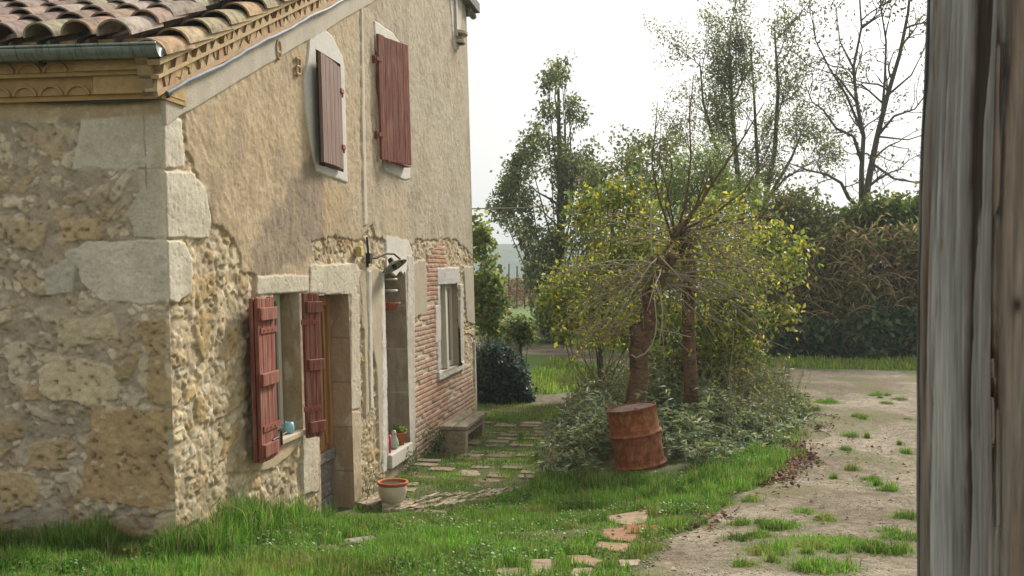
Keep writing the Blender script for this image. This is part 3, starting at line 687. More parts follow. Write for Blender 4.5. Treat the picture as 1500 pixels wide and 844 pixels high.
# verge: a row of cover tiles over courses of tile ends with triangular gaps, following the slope
m = MB()
def VP(a, n, h):                       # along slope, outwards from the facade, above band line
    s = a*UL; p = FP(s, 3.52+a*SL_*UL, n); return p+Vector((-.158*SL_*UL, -.987*SL_*UL, UL))*h
for j in range(13):
    a = -.13+j*.36; c = rnd.choice([(.42, .31, .16), (.46, .30, .17), (.38, .31, .19), (.47, .36, .22)])
    ctile(.02+rnd.uniform(-.01, .01), a, True, .125, .10, L=.46, h0=.20, c=c, fn=lambda aa, tt, hh: VP(aa, tt, hh), lift=.045, th=.016)
m.build('verge_tiles', M['tile'], house)['label'] = 'row of mossy cover tiles along the sloping gable edge'
m = MB()
def vbox(a0, a1, n0, n1, h0, h1, c):
    m.hexa([VP(a0, n0, h0), VP(a0, n1, h0), VP(a1, n1, h0), VP(a1, n0, h0)][::-1], [VP(a0, n0, h1), VP(a0, n1, h1), VP(a1, n1, h1), VP(a1, n0, h1)][::-1], c)
vbox(-.16, 5.5, -.05, .03, -.02, .24, (.36, .26, .15))
for k in range(60):
    a_q = -.12+k*.09; vbox(a_q, a_q+rnd.uniform(.05, .085), .02, .03+rnd.uniform(.004, .028), .03, .10, rnd.choice([(.38, .26, .15), (.42, .24, .14), (.40, .31, .19)])); vbox(a_q+.03, a_q+.03+rnd.uniform(.05, .085), .02, .04+rnd.uniform(.004, .035), .13, .187, rnd.choice([(.38, .27, .16), (.40, .31, .19)]))
vbox(-.16, 5.5, -.05, .055, -.005, .028, (.45, .30, .17)); vbox(-.16, 5.5, -.05, .085, .105, .128, (.46, .34, .19)); vbox(-.16, 5.5, -.05, .11, .19, .225, (.44, .33, .18))
def vtri(a, h0, h1, n1, wd, c):
    b = [(a-wd/2, h0), (a+wd/2, h0), (a, h1)]; V = [VP(x, -.02, h) for x, h in b]+[VP(x, n1, h) for x, h in b]
    m.add(V, [(0, 1, 2), (5, 4, 3), (0, 3, 4, 1), (1, 4, 5, 2), (2, 5, 3, 0)], c)
for k in range(36):
    q = rnd.uniform(-.035, .035); w1_ = rnd.uniform(.08, .17); cc = rnd.choice([(.42, .31, .18), (.38, .25, .15), (.45, .35, .21)])
    vtri(-.1+k*.155+q, .028, .106+rnd.uniform(-.030, .0), .058, w1_, cc); vtri(-.03+k*.155+q, .127, .19+rnd.uniform(-.02, 0), .085, w1_*.9, cc)
m.build('verge_course', bpy.data.materials['ochre_mortar'], house)['label'] = 'two courses of triangular tile ends under the gable tiles'
# far eave cap seen at the top of the far corner
m = MB(); m.fbox(FP, LEN-3.6, LEN+.45, TOP+.005, TOP+.16, -3, .14, (.20, .19, .17)); m.build('roof', M['tile'], house)['label'] = 'high roof edge over the far corner'
m = MB(); pa = [FP(LEN-.05, TOP-.03, .02), FP(LEN+.5, TOP-.03, .02)]; m.tube(pa, .055, 10); m.fbox(FP, LEN-.02, LEN+.08, TOP-.14, TOP-.06, -.04, .04); m.build('eave_end', M['greywood'], house)

# ---- zinc gutter
m = MB(); gr = .062; V = []; F = []
gzc = at(120, 68, 6.32).z; K = 12
def gprof(t, n): 
    out = []
    for k in range(K+1):
        a = math.pi+math.pi*k/K; out.append((n+gr*math.cos(a), gr*math.sin(a)*1.15))
    return out
ts = [(-.14), .3, .31, .32, 1.5, 3.6]
for i, t in enumerate(ts):
    sc_ = 1.05 if i == 2 else 1.0
    for q in (0, -.006):
        for (n, h) in gprof(t, 0): V.append(SP(t, gzc+.008*t+h*sc_*(1 if q == 0 else .92), .255+n*sc_*(1 if q == 0 else .92)))
w_ = K+1
for i in range(len(ts)-1):
    for k in range(K):
        o = i*2*w_; F += [(o+k, o+k+1, o+2*w_+k+1, o+2*w_+k), (o+w_+k, o+3*w_+k, o+3*w_+k+1, o+w_+k+1)]
    F += [(o, o+2*w_, o+3*w_, o+w_), (o+K, o+w_+K, o+3*w_+K, o+2*w_+K)]
F.append(tuple(range(w_)))
m.add(V, F); 
m.tube([SP(-.14, gzc, .255+gr+.004), SP(3.6, gzc+.03, .255+gr+.004)], .009, 8)
g = m.build('gutter', M['zinc'], house, smooth=True)
for t in (.7, 1.3, 2.1, 2.9): m = MB(); m.fbox(SP, t, t+.025, gzc-.08, gzc+.0, .1, .19); m.build('gutter_bracket', M['iron'], g)

# ---- electric cables
def wob(p, k, a=.006): return p+Vector((random.uniform(-a, a), random.uniform(-a, a), random.uniform(-a, a)))
m = MB(); zl = S_(150, 148)[1]
m.tube([wob(SP(t, zl-.012*math.sin(t*4)+.01*t*0, .035), 0, .004) for t in np.arange(3.5, -.06, -.12)]+[FP(.02, zl+.02, .04), FP(.10, zl+.09, .035), FP(.15, zl+.16, .03), FP(.17, zl+.2, .02)], .010, 6); m.build('cable', M['cable'], house)['label'] = 'black cable under the cornice of the shaded side'
m = MB(); m.tube([wob(VP(a, .060, -.014+.008*math.sin(a*5)), 0, .005) for a in np.arange(-.05, 4.5, .15)], .016, 6)
for a in np.arange(.1, 4.4, .36): m.tube([VP(a, .03, -.03), VP(a, .055, -.01), VP(a, .03, .012)], .007, 5)
m.build('cable', surf('blue_grey_conduit', base=(.13, .15, .18), var=.2, rough=.6), house)['label'] = 'grey cable clipped along the sloping gable edge'

# ---- plaster relief marks, small corbel
m = MB(); q = F_(405, 73); ring = [FP(q[0]+.045*math.cos(a), q[1]+.075*math.sin(a), .016) for a in np.linspace(0, 2*math.pi, 20)]; m.tube(ring, .013, 8, c=(.42, .29, .16)); m.tube([FP(q[0]-.02, q[1]-.03, .016), FP(q[0]+.03, q[1]-.02, .02)], .014, 6, c=(.42, .29, .16)); m.build('relief_mark', M['stone'], house)['label'] = 'raised plaster ring below the gable edge'
m = MB(); q = F_(434, 95)
for dz in (-.075, -.01, .06): m.tube([FP(q[0]-.04, q[1]+dz-.01, .016), FP(q[0]+.05, q[1]+dz, .018)], .012, 6, c=(.45, .31, .17))
m.tube([FP(q[0]+.05, q[1]-.08, .014), FP(q[0]+.06, q[1]+.08, .014)], .013, 6, c=(.43, .3, .17)); m.tube([FP(q[0]-.035, q[1]-.08, .014), FP(q[0]-.03, q[1]-.02, .014)], .010, 6, c=(.43, .3, .17)); m.build('relief_mark', M['stone'], house)['label'] = 'raised plaster comb mark beside the upper window'
m = MB(); q = F_(669, 52)
for dz, r in ((.0, .20), (-.13, .15)):
    V = []; K = 10
    for hz in (0, .05):
        for k in range(K+1): an = math.pi*k/K; V.append(FP(q[0]+r*math.cos(an), q[1]+dz+hz, r*.8*math.sin(an)+.01))
    F = [tuple(range(K+1)), tuple(range(2*K+1, K, -1))]+[(k, K+1+k, K+2+k, k+1) for k in range(K)]; m.add(V, F, (.48, .40, .28))
m.fbox(FP, q[0]-.07, q[0]+.05, q[1]-.13, q[1]-.02, -.01, .1, (.45, .36, .24)); m.fbox(FP, q[0]-.2, q[0]-.12, q[1]-.05, q[1]+.9, .01, .05, (.55, .52, .45))
m.build('corbel', M['stone'], house, bevel=.008)['label'] = 'little stepped stone corbel high by the far corner'

# ---- wall lamp over the glazed door
zc_ = F_(537, 380); lp = empty('wall_lamp', FP(zc_[0], zc_[1]), 'old dish lamp on a curved iron arm above the glazed door', 'wall lamp')
m = MB(); a0 = F_(537, 378); a1 = F_(572, 384)
arm = [FP(a0[0], a0[1], .02), FP(a0[0]+.12, a0[1]+.0, .07), FP(a0[0]+.3, a0[1]+.05, .13), FP(a0[0]+.46, a0[1]+.05, .17), FP(a0[0]+.58, a0[1]+.0, .2), FP(a0[0]+.66, a0[1]-.045, .21)]
m.tube(arm, .011, 8); m.build('arm', M['iron'], lp)
m = MB(); m.tube([FP(a0[0], a0[1]+.22, .01), FP(a0[0], a0[1]+.05, .02), FP(a0[0]-.02, a0[1]-.1, .015)], .012, 6); m.fbox(FP, a0[0]-.04, a0[0]+.04, a0[1]-.06, a0[1]+.05, .0, .05); m.build('bracket', M['iron'], lp)
cen = at(577, 389, FP(a0[0]+.66, 0, .2).y)
Mx = Matrix.Translation(cen) @ Matrix.Rotation(R(-32), 4, 'Y') @ Matrix.Rotation(R(-10), 4, 'X')
m = MB(); m.lathe([(.001, .05), (.03, .048), (.05, .03), (.14, .0), (.155, -.02), (.150, -.022), (.13, -.006), (.05, .018), (.001, .03)], 24, Mx); m.build('lamp_shade', M['lampdish'], lp, smooth=True)
m = MB(); m.lathe([(.001, .10), (.03, .09), (.036, .05), (.036, .03)], 12, Mx); m.lathe([(.02, .02), (.028, -.02), (.02, -.045), (.001, -.055)], 12, Mx); m.build('lamp_holder', M['iron'], lp, smooth=True)
q = F_(523, 369); jb = empty('junction_box', FP(q[0], q[1]), 'small yellowed junction box on the rubble above the door', 'junction box')
m = MB(); m.fbox(FP, q[0]-.05, q[0]+.05, q[1]-.05, q[1]+.055, .0, .05); m.build('box_body', M['yellow'], jb, bevel=.006); m = MB(); m.fbox(FP, q[0]-.042, q[0]+.042, q[1]-.042, q[1]+.047, .051, .058); m.build('lid', M['yellow'], jb, bevel=.004)

# ---- little shelves and pot in the glazed door's head
for k, (py, lab) in enumerate(((408, 'upper small round shelf in the glazed door recess'), (425, 'lower small round shelf in the glazed door recess'))):
    q = F_(575, py); c0 = FP(gl[1]-.33, q[1]-.01, -.08); m = MB(); m.lathe([(.001, -.012), (.085, -.012), (.09, 0), (.085, .012), (.001, .012)], 20, Matrix.Translation(c0)); tag(m.build('wall_shelf', M['whitepaint'], None, smooth=True), lab, 'shelf', 'small shelves in the door recess')
q = F_(574, 455); c0 = FP(gl[1]-.33, q[1], -.08); m = MB(); m.lathe([(.001, 0), (.065, 0), (.085, .055), (.11, .065), (.115, .085), (.10, .085), (.09, .06), (.001, .05)], 20, Matrix.Translation(c0)); tag(m.build('hanging_pot', M['terra'], None, smooth=True), 'terracotta bowl hanging below the small shelves in the recess', 'pot')
m = MB()
m.tube([FP(gl[1]-.33, q[1]+.02, -.17), FP(gl[1]-.33, F_(575, 400)[1]+.02, -.17)], .012, 6, c=(.6, .57, .5)); tag(m.build('shelf_rod', M['whitepaint'], None), 'thin pale rod carrying the small shelves in the recess', 'rod')
# ------------------------------------------------------------------ GROUND, DRIVE, PATHS
rng = np.random.RandomState(3)
def axisg(parts):
    o = [];
    for a, b, st in parts: o += list(np.arange(a, b, st))
    return np.array(o)
gx = axisg([(-900, -60, 60), (-60, -12, 6), (-12, -4, .5), (-4, 8, .05), (8, 16, .25), (16, 60, 4), (60, 901, 60)])
gy = axisg([(-40, -4, 4), (-4, 4, .3), (4, 18, .05), (18, 40, .2), (40, 70, 2), (70, 700, 30)])
Xg, Yg = np.meshgrid(gx, gy); Zg = gz(Xg, Yg)
q1 = fbm(Xg*.8, Yg*.8, 4, 301); q2 = fbm(Xg*6, Yg*6, 4, 302)
Cg = np.zeros(Xg.shape+(3,)); Cg[:] = (.075, .085, .032); Cg = mixc(Cg, (.13, .105, .06), ss(.05, .4, q1+.4*q2)*.7); Cg *= (1+.3*q2)[..., None]
mid_ = ss(14, 19, Yg); Cg = mixc(Cg, (.11, .19, .035), mid_*.8); Cg *= (1+.2*q1)[..., None]; far = ss(40, 70, Yg); Cg = mixc(Cg, (.13, .13, .06), far)
grid_obj('ground', np.stack([Xg, Yg, Zg], -1), Cg, M['ground']); tag(bpy.data.objects['ground'], kind='structure')

DRIVE = GL([(930, 850), (985, 790), (1060, 745), (1130, 708), (1170, 672), (1205, 640), (1212, 612), (1185, 590), (1150, 566), (1090, 553), (1000, 546), (930, 541), (860, 533), (780, 520), (700, 510), (690, 498), (780, 500), (900, 517), (1000, 528), (1100, 537), (1200, 541), (1345, 543)])+[(16, 22), (16, 2), (3.5, 2.0), (1.8, 4.0)]
CROSS = GL([(712, 590), (760, 582), (830, 578), (905, 570), (905, 590), (830, 600), (740, 606), (705, 603)])
def pathmask(x, y):
    d1 = polysd(DRIVE, x, y)+.18*fbm(x*1.3, y*1.3, 4, 311)*np.clip(y/9, .5, 2.5); d2 = polysd(CROSS, x, y)+.2*fbm(x*1.2, y*1.2, 3, 312)
    return d1, d2
def tuftfield(x, y):                      # grassy islets in the drive
    d = np.full(np.shape(x), 9.)
    for (px, py, rx) in TUFT:
        c = G(px, py); d = np.minimum(d, np.hypot((x-c[0])/1., (y-c[1])/1.3)-rx)
    return d
_r = random.Random(4)
TUFT = [(_r.uniform(1000, 1330), _r.uniform(560, 840), _r.uniform(.03, .09)) for _ in range(34)]+[(1130, 812, .16), (1140, 775, .14), (1115, 788, .10), (1200, 800, .22), (1250, 800, .22), (1290, 808, .17), (1205, 835, .20), (1080, 792, .09), (1080, 770, .07), (1140, 690, .10), (1250, 690, .08), (1245, 640, .09),
        (1240, 660, .07), (1330, 665, .08), (1335, 790, .12), (1330, 760, .1), (1275, 705, .07), (1180, 752, .09), (1060, 742, .1), (1210, 590, .22), (1180, 600, .22), (1285, 580, .18), (1300, 592, .1), (1260, 612, .12), (1100, 735, .09), (1320, 586, .14), (1020, 770, .1)]
def wear(x, y): return fbm(x*.55, y*.55, 4, 321)
def drape(name, poly, step, lift, colf, matk, kind='structure', yscale=1., relief=None, msk=None):
    P = np.array(poly); x0, y0 = P.min(0)-.5; x1, y1 = P.max(0)+.5
    xs = np.arange(x0, x1, step)
    ys = [y0]
    while ys[-1] < y1: ys.append(ys[-1]+step*max(1, (ys[-1]/9.)**1.6))
    X, Y = np.meshgrid(xs, np.array(ys)); Z = gz(X, Y)+lift
    if relief: Z = Z+relief(X, Y)
    m = msk(X, Y) < 0; fm = m[:-1, :-1] & m[1:, 1:] & m[1:, :-1] & m[:-1, 1:]
    return tag(grid_obj(name, np.stack([X, Y, Z], -1), colf(X, Y), M[matk], None, fm), kind=kind)
def gravcol(X, Y):
    a = 1.5*fbm(X*1.1, Y*1.1, 5, 331); b = fbm(X*14, Y*14, 4, 332); f1, f2, cid = worley(X*26, Y*26, 333)
    C = np.zeros(X.shape+(3,)); C[:] = (.205, .172, .125); C = mixc(C, (.15, .118, .078), ss(0, .5, a)); C = mixc(C, (.30, .255, .195), ss(.2, .6, -a)*.6)
    C *= (1+.34*b+.55*(cid-.5)*(Y < 20))[..., None]
    tf = tuftfield(X, Y); C = mixc(C, (.10, .11, .04), ss(.15, -.05, tf+.08*b)*.8); C = mixc(C, (.12, .12, .045), ss(.0, .35, fbm(X*1.7, Y*.9, 5, 335))*.7)
    return C
def gravrel(X, Y):
    f1, f2, cid = worley(X*26, Y*26, 333); near = ss(18, 8, Y); return (.010*ss(.5, .1, f1)*cid+.006*fbm(X*9, Y*9, 3, 336))*near
drape('drive', DRIVE, .022, .006, gravcol, 'gravel', relief=gravrel, msk=lambda x, y: pathmask(x, y)[0])
drape('crossing_path', CROSS, .05, .006, lambda X, Y: gravcol(X, Y)*.75, 'gravel', msk=lambda x, y: pathmask(x, y)[1])

# loose pebbles on the drive
def pebbles(n, xr, yr, cond, smin, smax):
    x = rng.uniform(*xr, n*3); y = yr[0]+(yr[1]-yr[0])*rng.uniform(0, 1, n*3)**1.5; k = cond(x, y); x, y = x[k][:n], y[k][:n]; n = len(x)
    z = gz(x, y)+.007; s = rng.uniform(smin, smax, n)**1.0; base = np.array([(1, 0, 0), (0, 1, 0), (-1, 0, 0), (0, -1, 0), (0, 0, .45), (0, 0, -.5)], float)
    V = base[None]*s[:, None, None]*rng.uniform(.6, 1.3, (n, 6, 1)); an = rng.uniform(0, 6.3, n); c, sn = np.cos(an)[:, None], np.sin(an)[:, None]
    V = np.stack([V[..., 0]*c-V[..., 1]*sn, V[..., 0]*sn+V[..., 1]*c, V[..., 2]], -1)+np.stack([x, y, z], -1)[:, None]
    F = np.array([(0, 1, 4), (1, 2, 4), (2, 3, 4), (3, 0, 4), (1, 0, 5), (2, 1, 5), (3, 2, 5), (0, 3, 5)]); F = (F[None]+np.arange(n)[:, None, None]*6).reshape(-1, 3)
    c = np.array((.33, .29, .23))*rng.uniform(.65, 1.25, (n, 1))*rng.uniform(.93, 1.07, (n, 3)); return V.reshape(-1, 3), F, np.repeat(c, 6, 0)
V, F, c = pebbles(16000, (-.5, 6), (4.5, 16), lambda x, y: (pathmask(x, y)[0] < .08), .0035, .013)
tag(mesh_np('loose_gravel', V, F, M['stone'], None, c), 'loose beige gravel scattered over the drive', 'gravel', kind='stuff')

# ------------------------------------------------------------------ paved path of sunken slabs
m = MB(); rnd = random.Random(11)
A0 = G(600, 700)
# rows run away from the viewer beside the facade, joints skewed a little
pav = []
PAVE = GL([(560, 735), (592, 690), (650, 655), (712, 612), (800, 612), (815, 640), (805, 690), (770, 718), (700, 740), (640, 755)])
d1 = Vector((.34, .94)).normalized(); d2 = Vector((.94, -.20)).normalized()
Pp = np.array(PAVE); cx, cy = Pp.mean(0)
for i in range(-14, 15):
    for j in range(-12, 13):
        c = Vector((cx, cy))+d2*(i*.36+.18*(j % 2)*.3)+d1*(j*.235)
        sd = polysd(PAVE, np.array([c.x]), np.array([c.y]))[0]
        if sd > -.02 or rnd.random() < .22: continue
        w2, l2 = rnd.uniform(.125, .165), rnd.uniform(.075, .1)
        z = gzf(c.x, c.y); ph = rnd.uniform(-.08, .08); e2 = Vector((d2.x*math.cos(ph)-d2.y*math.sin(ph), d2.x*math.sin(ph)+d2.y*math.cos(ph))); e1 = Vector((-e2.y, e2.x))*1
        poly = []
        for (a, b) in ((-1, -1), (0, -1.05), (1, -1), (1.04, 0), (1, 1), (0, 1.04), (-1, 1), (-1.03, 0)):
            p = c+e2*(a*w2*rnd.uniform(.9, 1.05))+e1*(b*l2*rnd.uniform(.88, 1.05)); poly.append((p.x, p.y))
        k = rnd.uniform(.75, 1.15); cc = rnd.choice([(.34, .26, .19), (.38, .30, .22), (.30, .24, .18), (.36, .25, .18)])
        m.prism(poly, z-.03, z+.006+rnd.uniform(-.010, .014), tuple(v*k*.8 for v in cc))
pv = m.build('paved_path', M['slab'], None, bevel=.006); tag(pv, kind='structure')
# rows of narrow worn stone edges near the door
m = MB()
a = Vector(G(560, 752)); b = Vector(G(700, 738))
for i in range(26):
    for j in range(3):
        f = i/25; p = a.lerp(b, f)+Vector((.05+.16*j, .10+.26*j))+Vector((rnd.uniform(-.02, .02), rnd.uniform(-.03, .03)))
        if rnd.random() < .15: continue
        dd = Vector((.42, .9)).normalized(); nn = Vector((dd.y, -dd.x)); L_ = rnd.uniform(.06, .13); W_ = rnd.uniform(.010, .022); z = gzf(p.x, p.y)
        poly = [tuple(p-dd*L_-nn*W_), tuple(p-dd*L_*.9+nn*W_), tuple(p+nn*W_*1.2), tuple(p+dd*L_+nn*W_*.8), tuple(p+dd*L_*.95-nn*W_), tuple(p-nn*W_*1.1)]
        k = rnd.uniform(.7, 1.2); m.prism(poly, z-.03, z+.02+rnd.uniform(-.004, .02), (.42*k, .35*k, .26*k))
tag(m.build('paved_edging', M['slab'], None, bevel=.003), 'rows of narrow worn stones set on edge beside the glazed planter', 'edging stones', kind='stuff')

# stepping slabs, each a thing
SLABS = [([(893, 758), (950, 748), (944, 768), (921, 772), (893, 765)], (.46, .34, .22), 'beige slab with a broken left corner at the far end of the slab row'),
         ([(912, 772), (975, 772), (958, 784), (918, 783)], (.46, .125, .065), 'bright red clay slab in the grass, the reddest of the row'),
         ([(884, 778), (915, 775), (918, 785), (940, 786), (925, 796), (880, 793)], (.44, .20, .12), 'dull orange slab touching the bright red one'),
         ([(876, 797), (925, 799), (915, 811), (870, 806)], (.44, .27, .16), 'tan slab half grown over, just in front of the orange slab'),
         ([(828, 816), (862, 817), (884, 825), (872, 833), (836, 830)], (.43, .29, .16), 'ochre slab lying alone nearer the viewer'),
         ([(905, 824), (938, 823), (934, 830), (908, 833)], (.52, .43, .31), 'small pale stone by the edge of the drive'),
         ([(840, 836), (868, 835), (866, 850), (838, 850)], (.46, .37, .26), 'small pale broken slab at the lower edge, beside the ochre slab'),
         ([(776, 823), (808, 822), (811, 850), (774, 850)], (.42, .31, .21), 'upright-looking tan slab at the lower edge of the lawn'),
         ([(724, 836), (768, 834), (775, 850), (722, 852)], (.36, .27, .20), 'brownish slab at the lower edge, leftmost of the row'),
         ([(505, 792), (545, 788), (556, 793), (530, 799), (508, 799)], (.34, .31, .24), 'grey stone sunk in the lawn before the door, left one of two'),
         ([(575, 786), (606, 781), (606, 787), (580, 791)], (.37, .33, .25), 'grey stone sunk in the lawn before the door, right one of two')]
slabxy = []
for pts, cc, lab in SLABS:
    g_ = GL(pts); sub = []
    for i in range(len(g_)):
        p, q = Vector(g_[i]), Vector(g_[(i+1) % len(g_)])
        sub += [tuple(p), tuple(p.lerp(q, .5)+Vector((rnd.uniform(-.018, .018), rnd.uniform(-.03, .03))))]
    nn = len(sub); m = MB(); cv = tuple(v*.62 for v in cc); zz_ = [gzf(*p)+rnd.uniform(-.002, .006) for p in sub]; m.add([(p[0], p[1], z_-.05) for p, z_ in zip(sub, zz_)]+[(p[0], p[1], z_+.012) for p, z_ in zip(sub, zz_)], [tuple(reversed(range(nn))), tuple(range(nn, 2*nn))]+[(i, (i+1) % nn, nn+(i+1) % nn, nn+i) for i in range(nn)], cv); tag(m.build('stepping_slab', M['slab'], None, bevel=.007), lab, 'slab', 'old clay and stone slabs laid in the lawn'); slabxy.append(g_)

# flat stone on the ground by the door, planter
g_ = [G(520, 744), G(545, 750), G(582, 728), G(560, 724)]
m = MB(); z = .045; m.prism(g_, z-.04, z+.035, (.36, .29, .21)); tag(m.build('flat_stone', M['slab'], None, bevel=.006), 'long flat worn stone lying on the ground between door and planter', 'stone slab')
c = G(574, 745); c = (c[0], c[1]+.06); zb = gzf(*c)
c_pl = c
pl = empty('planter', (c[0], c[1], zb), 'cream glazed round planter with a terracotta rim standing by the door', 'planter')
T_ = Matrix.Translation((c[0], c[1], zb)) @ Matrix.Diagonal((1.03, 1.03, .88, 1))
m = MB(); m.prism([(c[0]+dx, c[1]+dy) for dx, dy in ((-.095, -.095), (.095, -.095), (.095, .095), (-.095, .095))], zb-.02, zb+.055); m.build('foot', M['ceramic'], pl, bevel=.01)
m = MB(); m.lathe([(.001, .05), (.095, .05), (.105, .075), (.128, .12), (.138, .18), (.137, .235), (.134, .245), (.134, .25), (.12, .25), (.12, .20), (.001, .20)], 32, T_); m.build('bowl', M['ceramic'], pl, smooth=True)
m = MB(); m.lathe([(.136, .248), (.143, .262), (.152, .275), (.152, .290), (.132, .290), (.128, .28), (.126, .245)], 32, T_); m.build('rim', M['terra'], pl, smooth=True)
m = MB(); m.lathe([(.001, .272), (.06, .27), (.127, .262)], 16, T_); m.build('soil', M['soil'], pl, smooth=True)

# things on the glazed door's threshold
gth = op['glz']
def thing_lathe(name, prof, c0, mk, lab, cat, parts=()):
    m = MB(); m.lathe(prof, 22, Matrix.Translation(c0)); o = m.build(name, M[mk], None, smooth=True); tag(o, lab, cat); return o
zt = gth[2]-.001
c0 = FP(gth[0]+.10, zt, -.03); thing_lathe('candle_glass', [(.001, 0), (.026, 0), (.028, .12), (.026, .2), (.001, .2)], c0, 'pink', 'tall magenta glass at the near end of the threshold', 'glass')
c0 = FP(gth[0]+.66, zt, -.06); fp = empty('flower_pot', c0, 'red terracotta pot with a small plant on the glazed door threshold', 'flower pot')
m = MB(); m.lathe([(.001, 0), (.055, 0), (.078, .12), (.088, .125), (.088, .15), (.075, .15), (.072, .12), (.001, .12)], 24, Matrix.Translation(c0)); m.build('pot', M['terra'], fp, smooth=True)
c1 = FP(gth[0]+.38, zt, -.05); fig = empty('figurine', c1, 'small pale green and white bird ornament between the magenta glass and red pot', 'ornament')
m = MB(); m.lathe([(.001, 0), (.045, .005), (.06, .05), (.05, .10), (.028, .15), (.03, .18), (.02, .21), (.001, .215)], 16, Matrix.Translation(c1)); m.build('body', M['green'], fig, smooth=True)
m = MB(); m.lathe([(.001, 0), (.012, .01), (.001, .05)], 8, Matrix.Translation(c1+Vector((.02, -.02, .18))) @ Matrix.Rotation(R(90), 4, 'X')); m.build('beak', M['terra'], fig)
c2 = FP(wi[0]+.30, wi[2]+.001, -.02); cu = empty('cup', c2, 'pale blue cup standing on the ground floor window sill', 'cup')
m = MB(); m.lathe([(.001, 0), (.036, 0), (.044, .03), (.043, .06), (.034, .095), (.030, .095), (.038, .06), (.001, .01)], 24, Matrix.Translation(c2)); m.build('cup_body', M['blue'], cu, smooth=True)
m = MB(); hd = [c2+Vector((-.04-.022*math.sin(a), 0, .05+.025*math.cos(a))) for a in np.linspace(0, math.pi, 8)]; m.tube(hd, .006, 6); m.build('handle', M['blue'], cu, smooth=True)

# bench: a plank seat on stone blocks
bn = empty('bench', (at(664, 640, 13.1).x, 13.1, .1), 'low rustic bench of a thick plank on a wooden block beside the brick wall', 'bench')
b0 = Vector((-.92, 13.02)); b1 = b0+Vector((.158, .987))*1.55; nrm = Vector((.987, -.158))
def bp(a, o, z): q = b0+Vector((.158, .987))*a+nrm*o; return (q.x, q.y, z)
def bbox(m, a0, a1, o0, o1, z0, z1): m.hexa([bp(a0, o0, z0), bp(a0, o1, z0), bp(a1, o1, z0), bp(a1, o0, z0)], [bp(a0, o0, z1), bp(a0, o1, z1), bp(a1, o1, z1), bp(a1, o0, z1)])
m = MB(); bbox(m, -.03, 1.5, .0, .17, .355, .405); bbox(m, -.01, 1.46, .178, .345, .352, .40); m.build('seat', M['benchwood'], bn, bevel=.008)
m = MB(); bbox(m, 0, .2, .01, .33, -.02, .351); m.build('leg', M['benchwood'], bn, bevel=.012)
m = MB(); bbox(m, 1.2, 1.4, .02, .32, -.02, .351); m.build('leg', M['benchwood'], bn, bevel=.012)
m = MB(); bbox(m, .2, 1.2, .27, .31, .25, .35); m.build('rail', M['benchwood'], bn, bevel=.004)

# ------------------------------------------------------------------ rusty drum
bc = at(936, 688, 11.75); bz = gzf(bc.x, bc.y)
dm = empty('oil_drum', (bc.x, bc.y, bz), 'rusty leaning steel oil drum in front of the shrubs', 'oil drum')
top_c = at(924, 596, 11.84); bot = at(944, 713, 11.84)
ax = (top_c-bot).normalized(); H = (top_c-bot).length; q_ = ax.to_track_quat('Z', 'Y').to_matrix().to_4x4(); MD = Matrix.Translation(bot) @ q_
rr = .287; prof = [(.001, 0), (rr, 0), (rr, H*.02)]
def rib(f): return [(rr, H*f-.028), (rr+.006, H*f-.018), (rr+.027, H*f-.006), (rr+.028, H*f+.004), (rr+.007, H*f+.018), (rr, H*f+.028)]
prof += [(rr, H*.1)]+rib(.29)+[(rr, H*.35), (rr, H*.5)]+rib(.675)+[(rr, H*.8), (rr, H*.9), (rr, H-.012), (rr+.007, H-.010), (rr+.008, H), (rr-.006, H+.001), (rr-.008, H-.014)]
m = MB(); m.lathe(prof, 64, MD); db = m.build('drum_body', M['rust'], dm, smooth=True)
for v in db.data.vertices:
    l = MD.inverted() @ v.co; a = math.atan2(l.y, l.x); k = 1-.018*math.exp(-((a-(-1.2))/.35)**2-((l.z-H*.85)/.1)**2)-.012*math.sin(a*3+l.z*6)*(.3)
    v.co = MD @ Vector((l.x*k, l.y*k, l.z))
m = MB(); m.lathe([(.001, H-.016), (rr-.05, H-.016), (rr-.04, H-.012), (rr-.009, H-.015)], 48, MD); m.lathe([(.001, H+.004), (.03, H+.004), (.034, H-.012)], 12, MD @ Matrix.Translation((.17, .05, 0))); m.build('lid', M['rustdark'], dm, smooth=True)

# ------------------------------------------------------------------ foreground post
xs = [];
py_ = (.564, 1.20); pw = .30
per = [(0, .235, 70), (1, .30, 80)]   # left cheek, near face
def postpt(u, z):
    """u: 0..0.235 along left cheek from far to near; beyond: across near face"""
    lean = .010*(z-2.3)
    if u <= .235: return .563+lean, 1.425-u
    return .563+lean+(u-.235), 1.19
us = np.linspace(-.33, .80, 460); zs = np.linspace(gzf(.6, 1.3)-.05, 4.6, 900)
U, Zp = np.meshgrid(us, zs)
lean = np.interp(Zp, [1.7, 1.95, 2.25, 2.5, 2.75, 4.6], [.0, -.001, -.0035, .000, .008, .02])+.0015*fbm(Zp*6, Zp*0, 4, 3)
Xp = np.where(U < 0, .563-U*1.0, np.where(U < .235, .563, np.where(U < .565, .563+(U-.235), .893)))
Yp = np.where(U < 0, 1.425, np.where(U < .235, 1.425-U, np.where(U < .565, 1.19, 1.19+(U-.565))))
g1 = fbm(U*60, Zp*3.2, 5, 401); g2 = fbm(U*170, Zp*9.0, 4, 402); g3 = vn(U*42, Zp*1.1, 403); crack = ss(.66, .82, vn(U*38+.6*fbm(Zp*2, U*4, 3, 8), Zp*.8, 404))*ss(-.2, .2, g1)
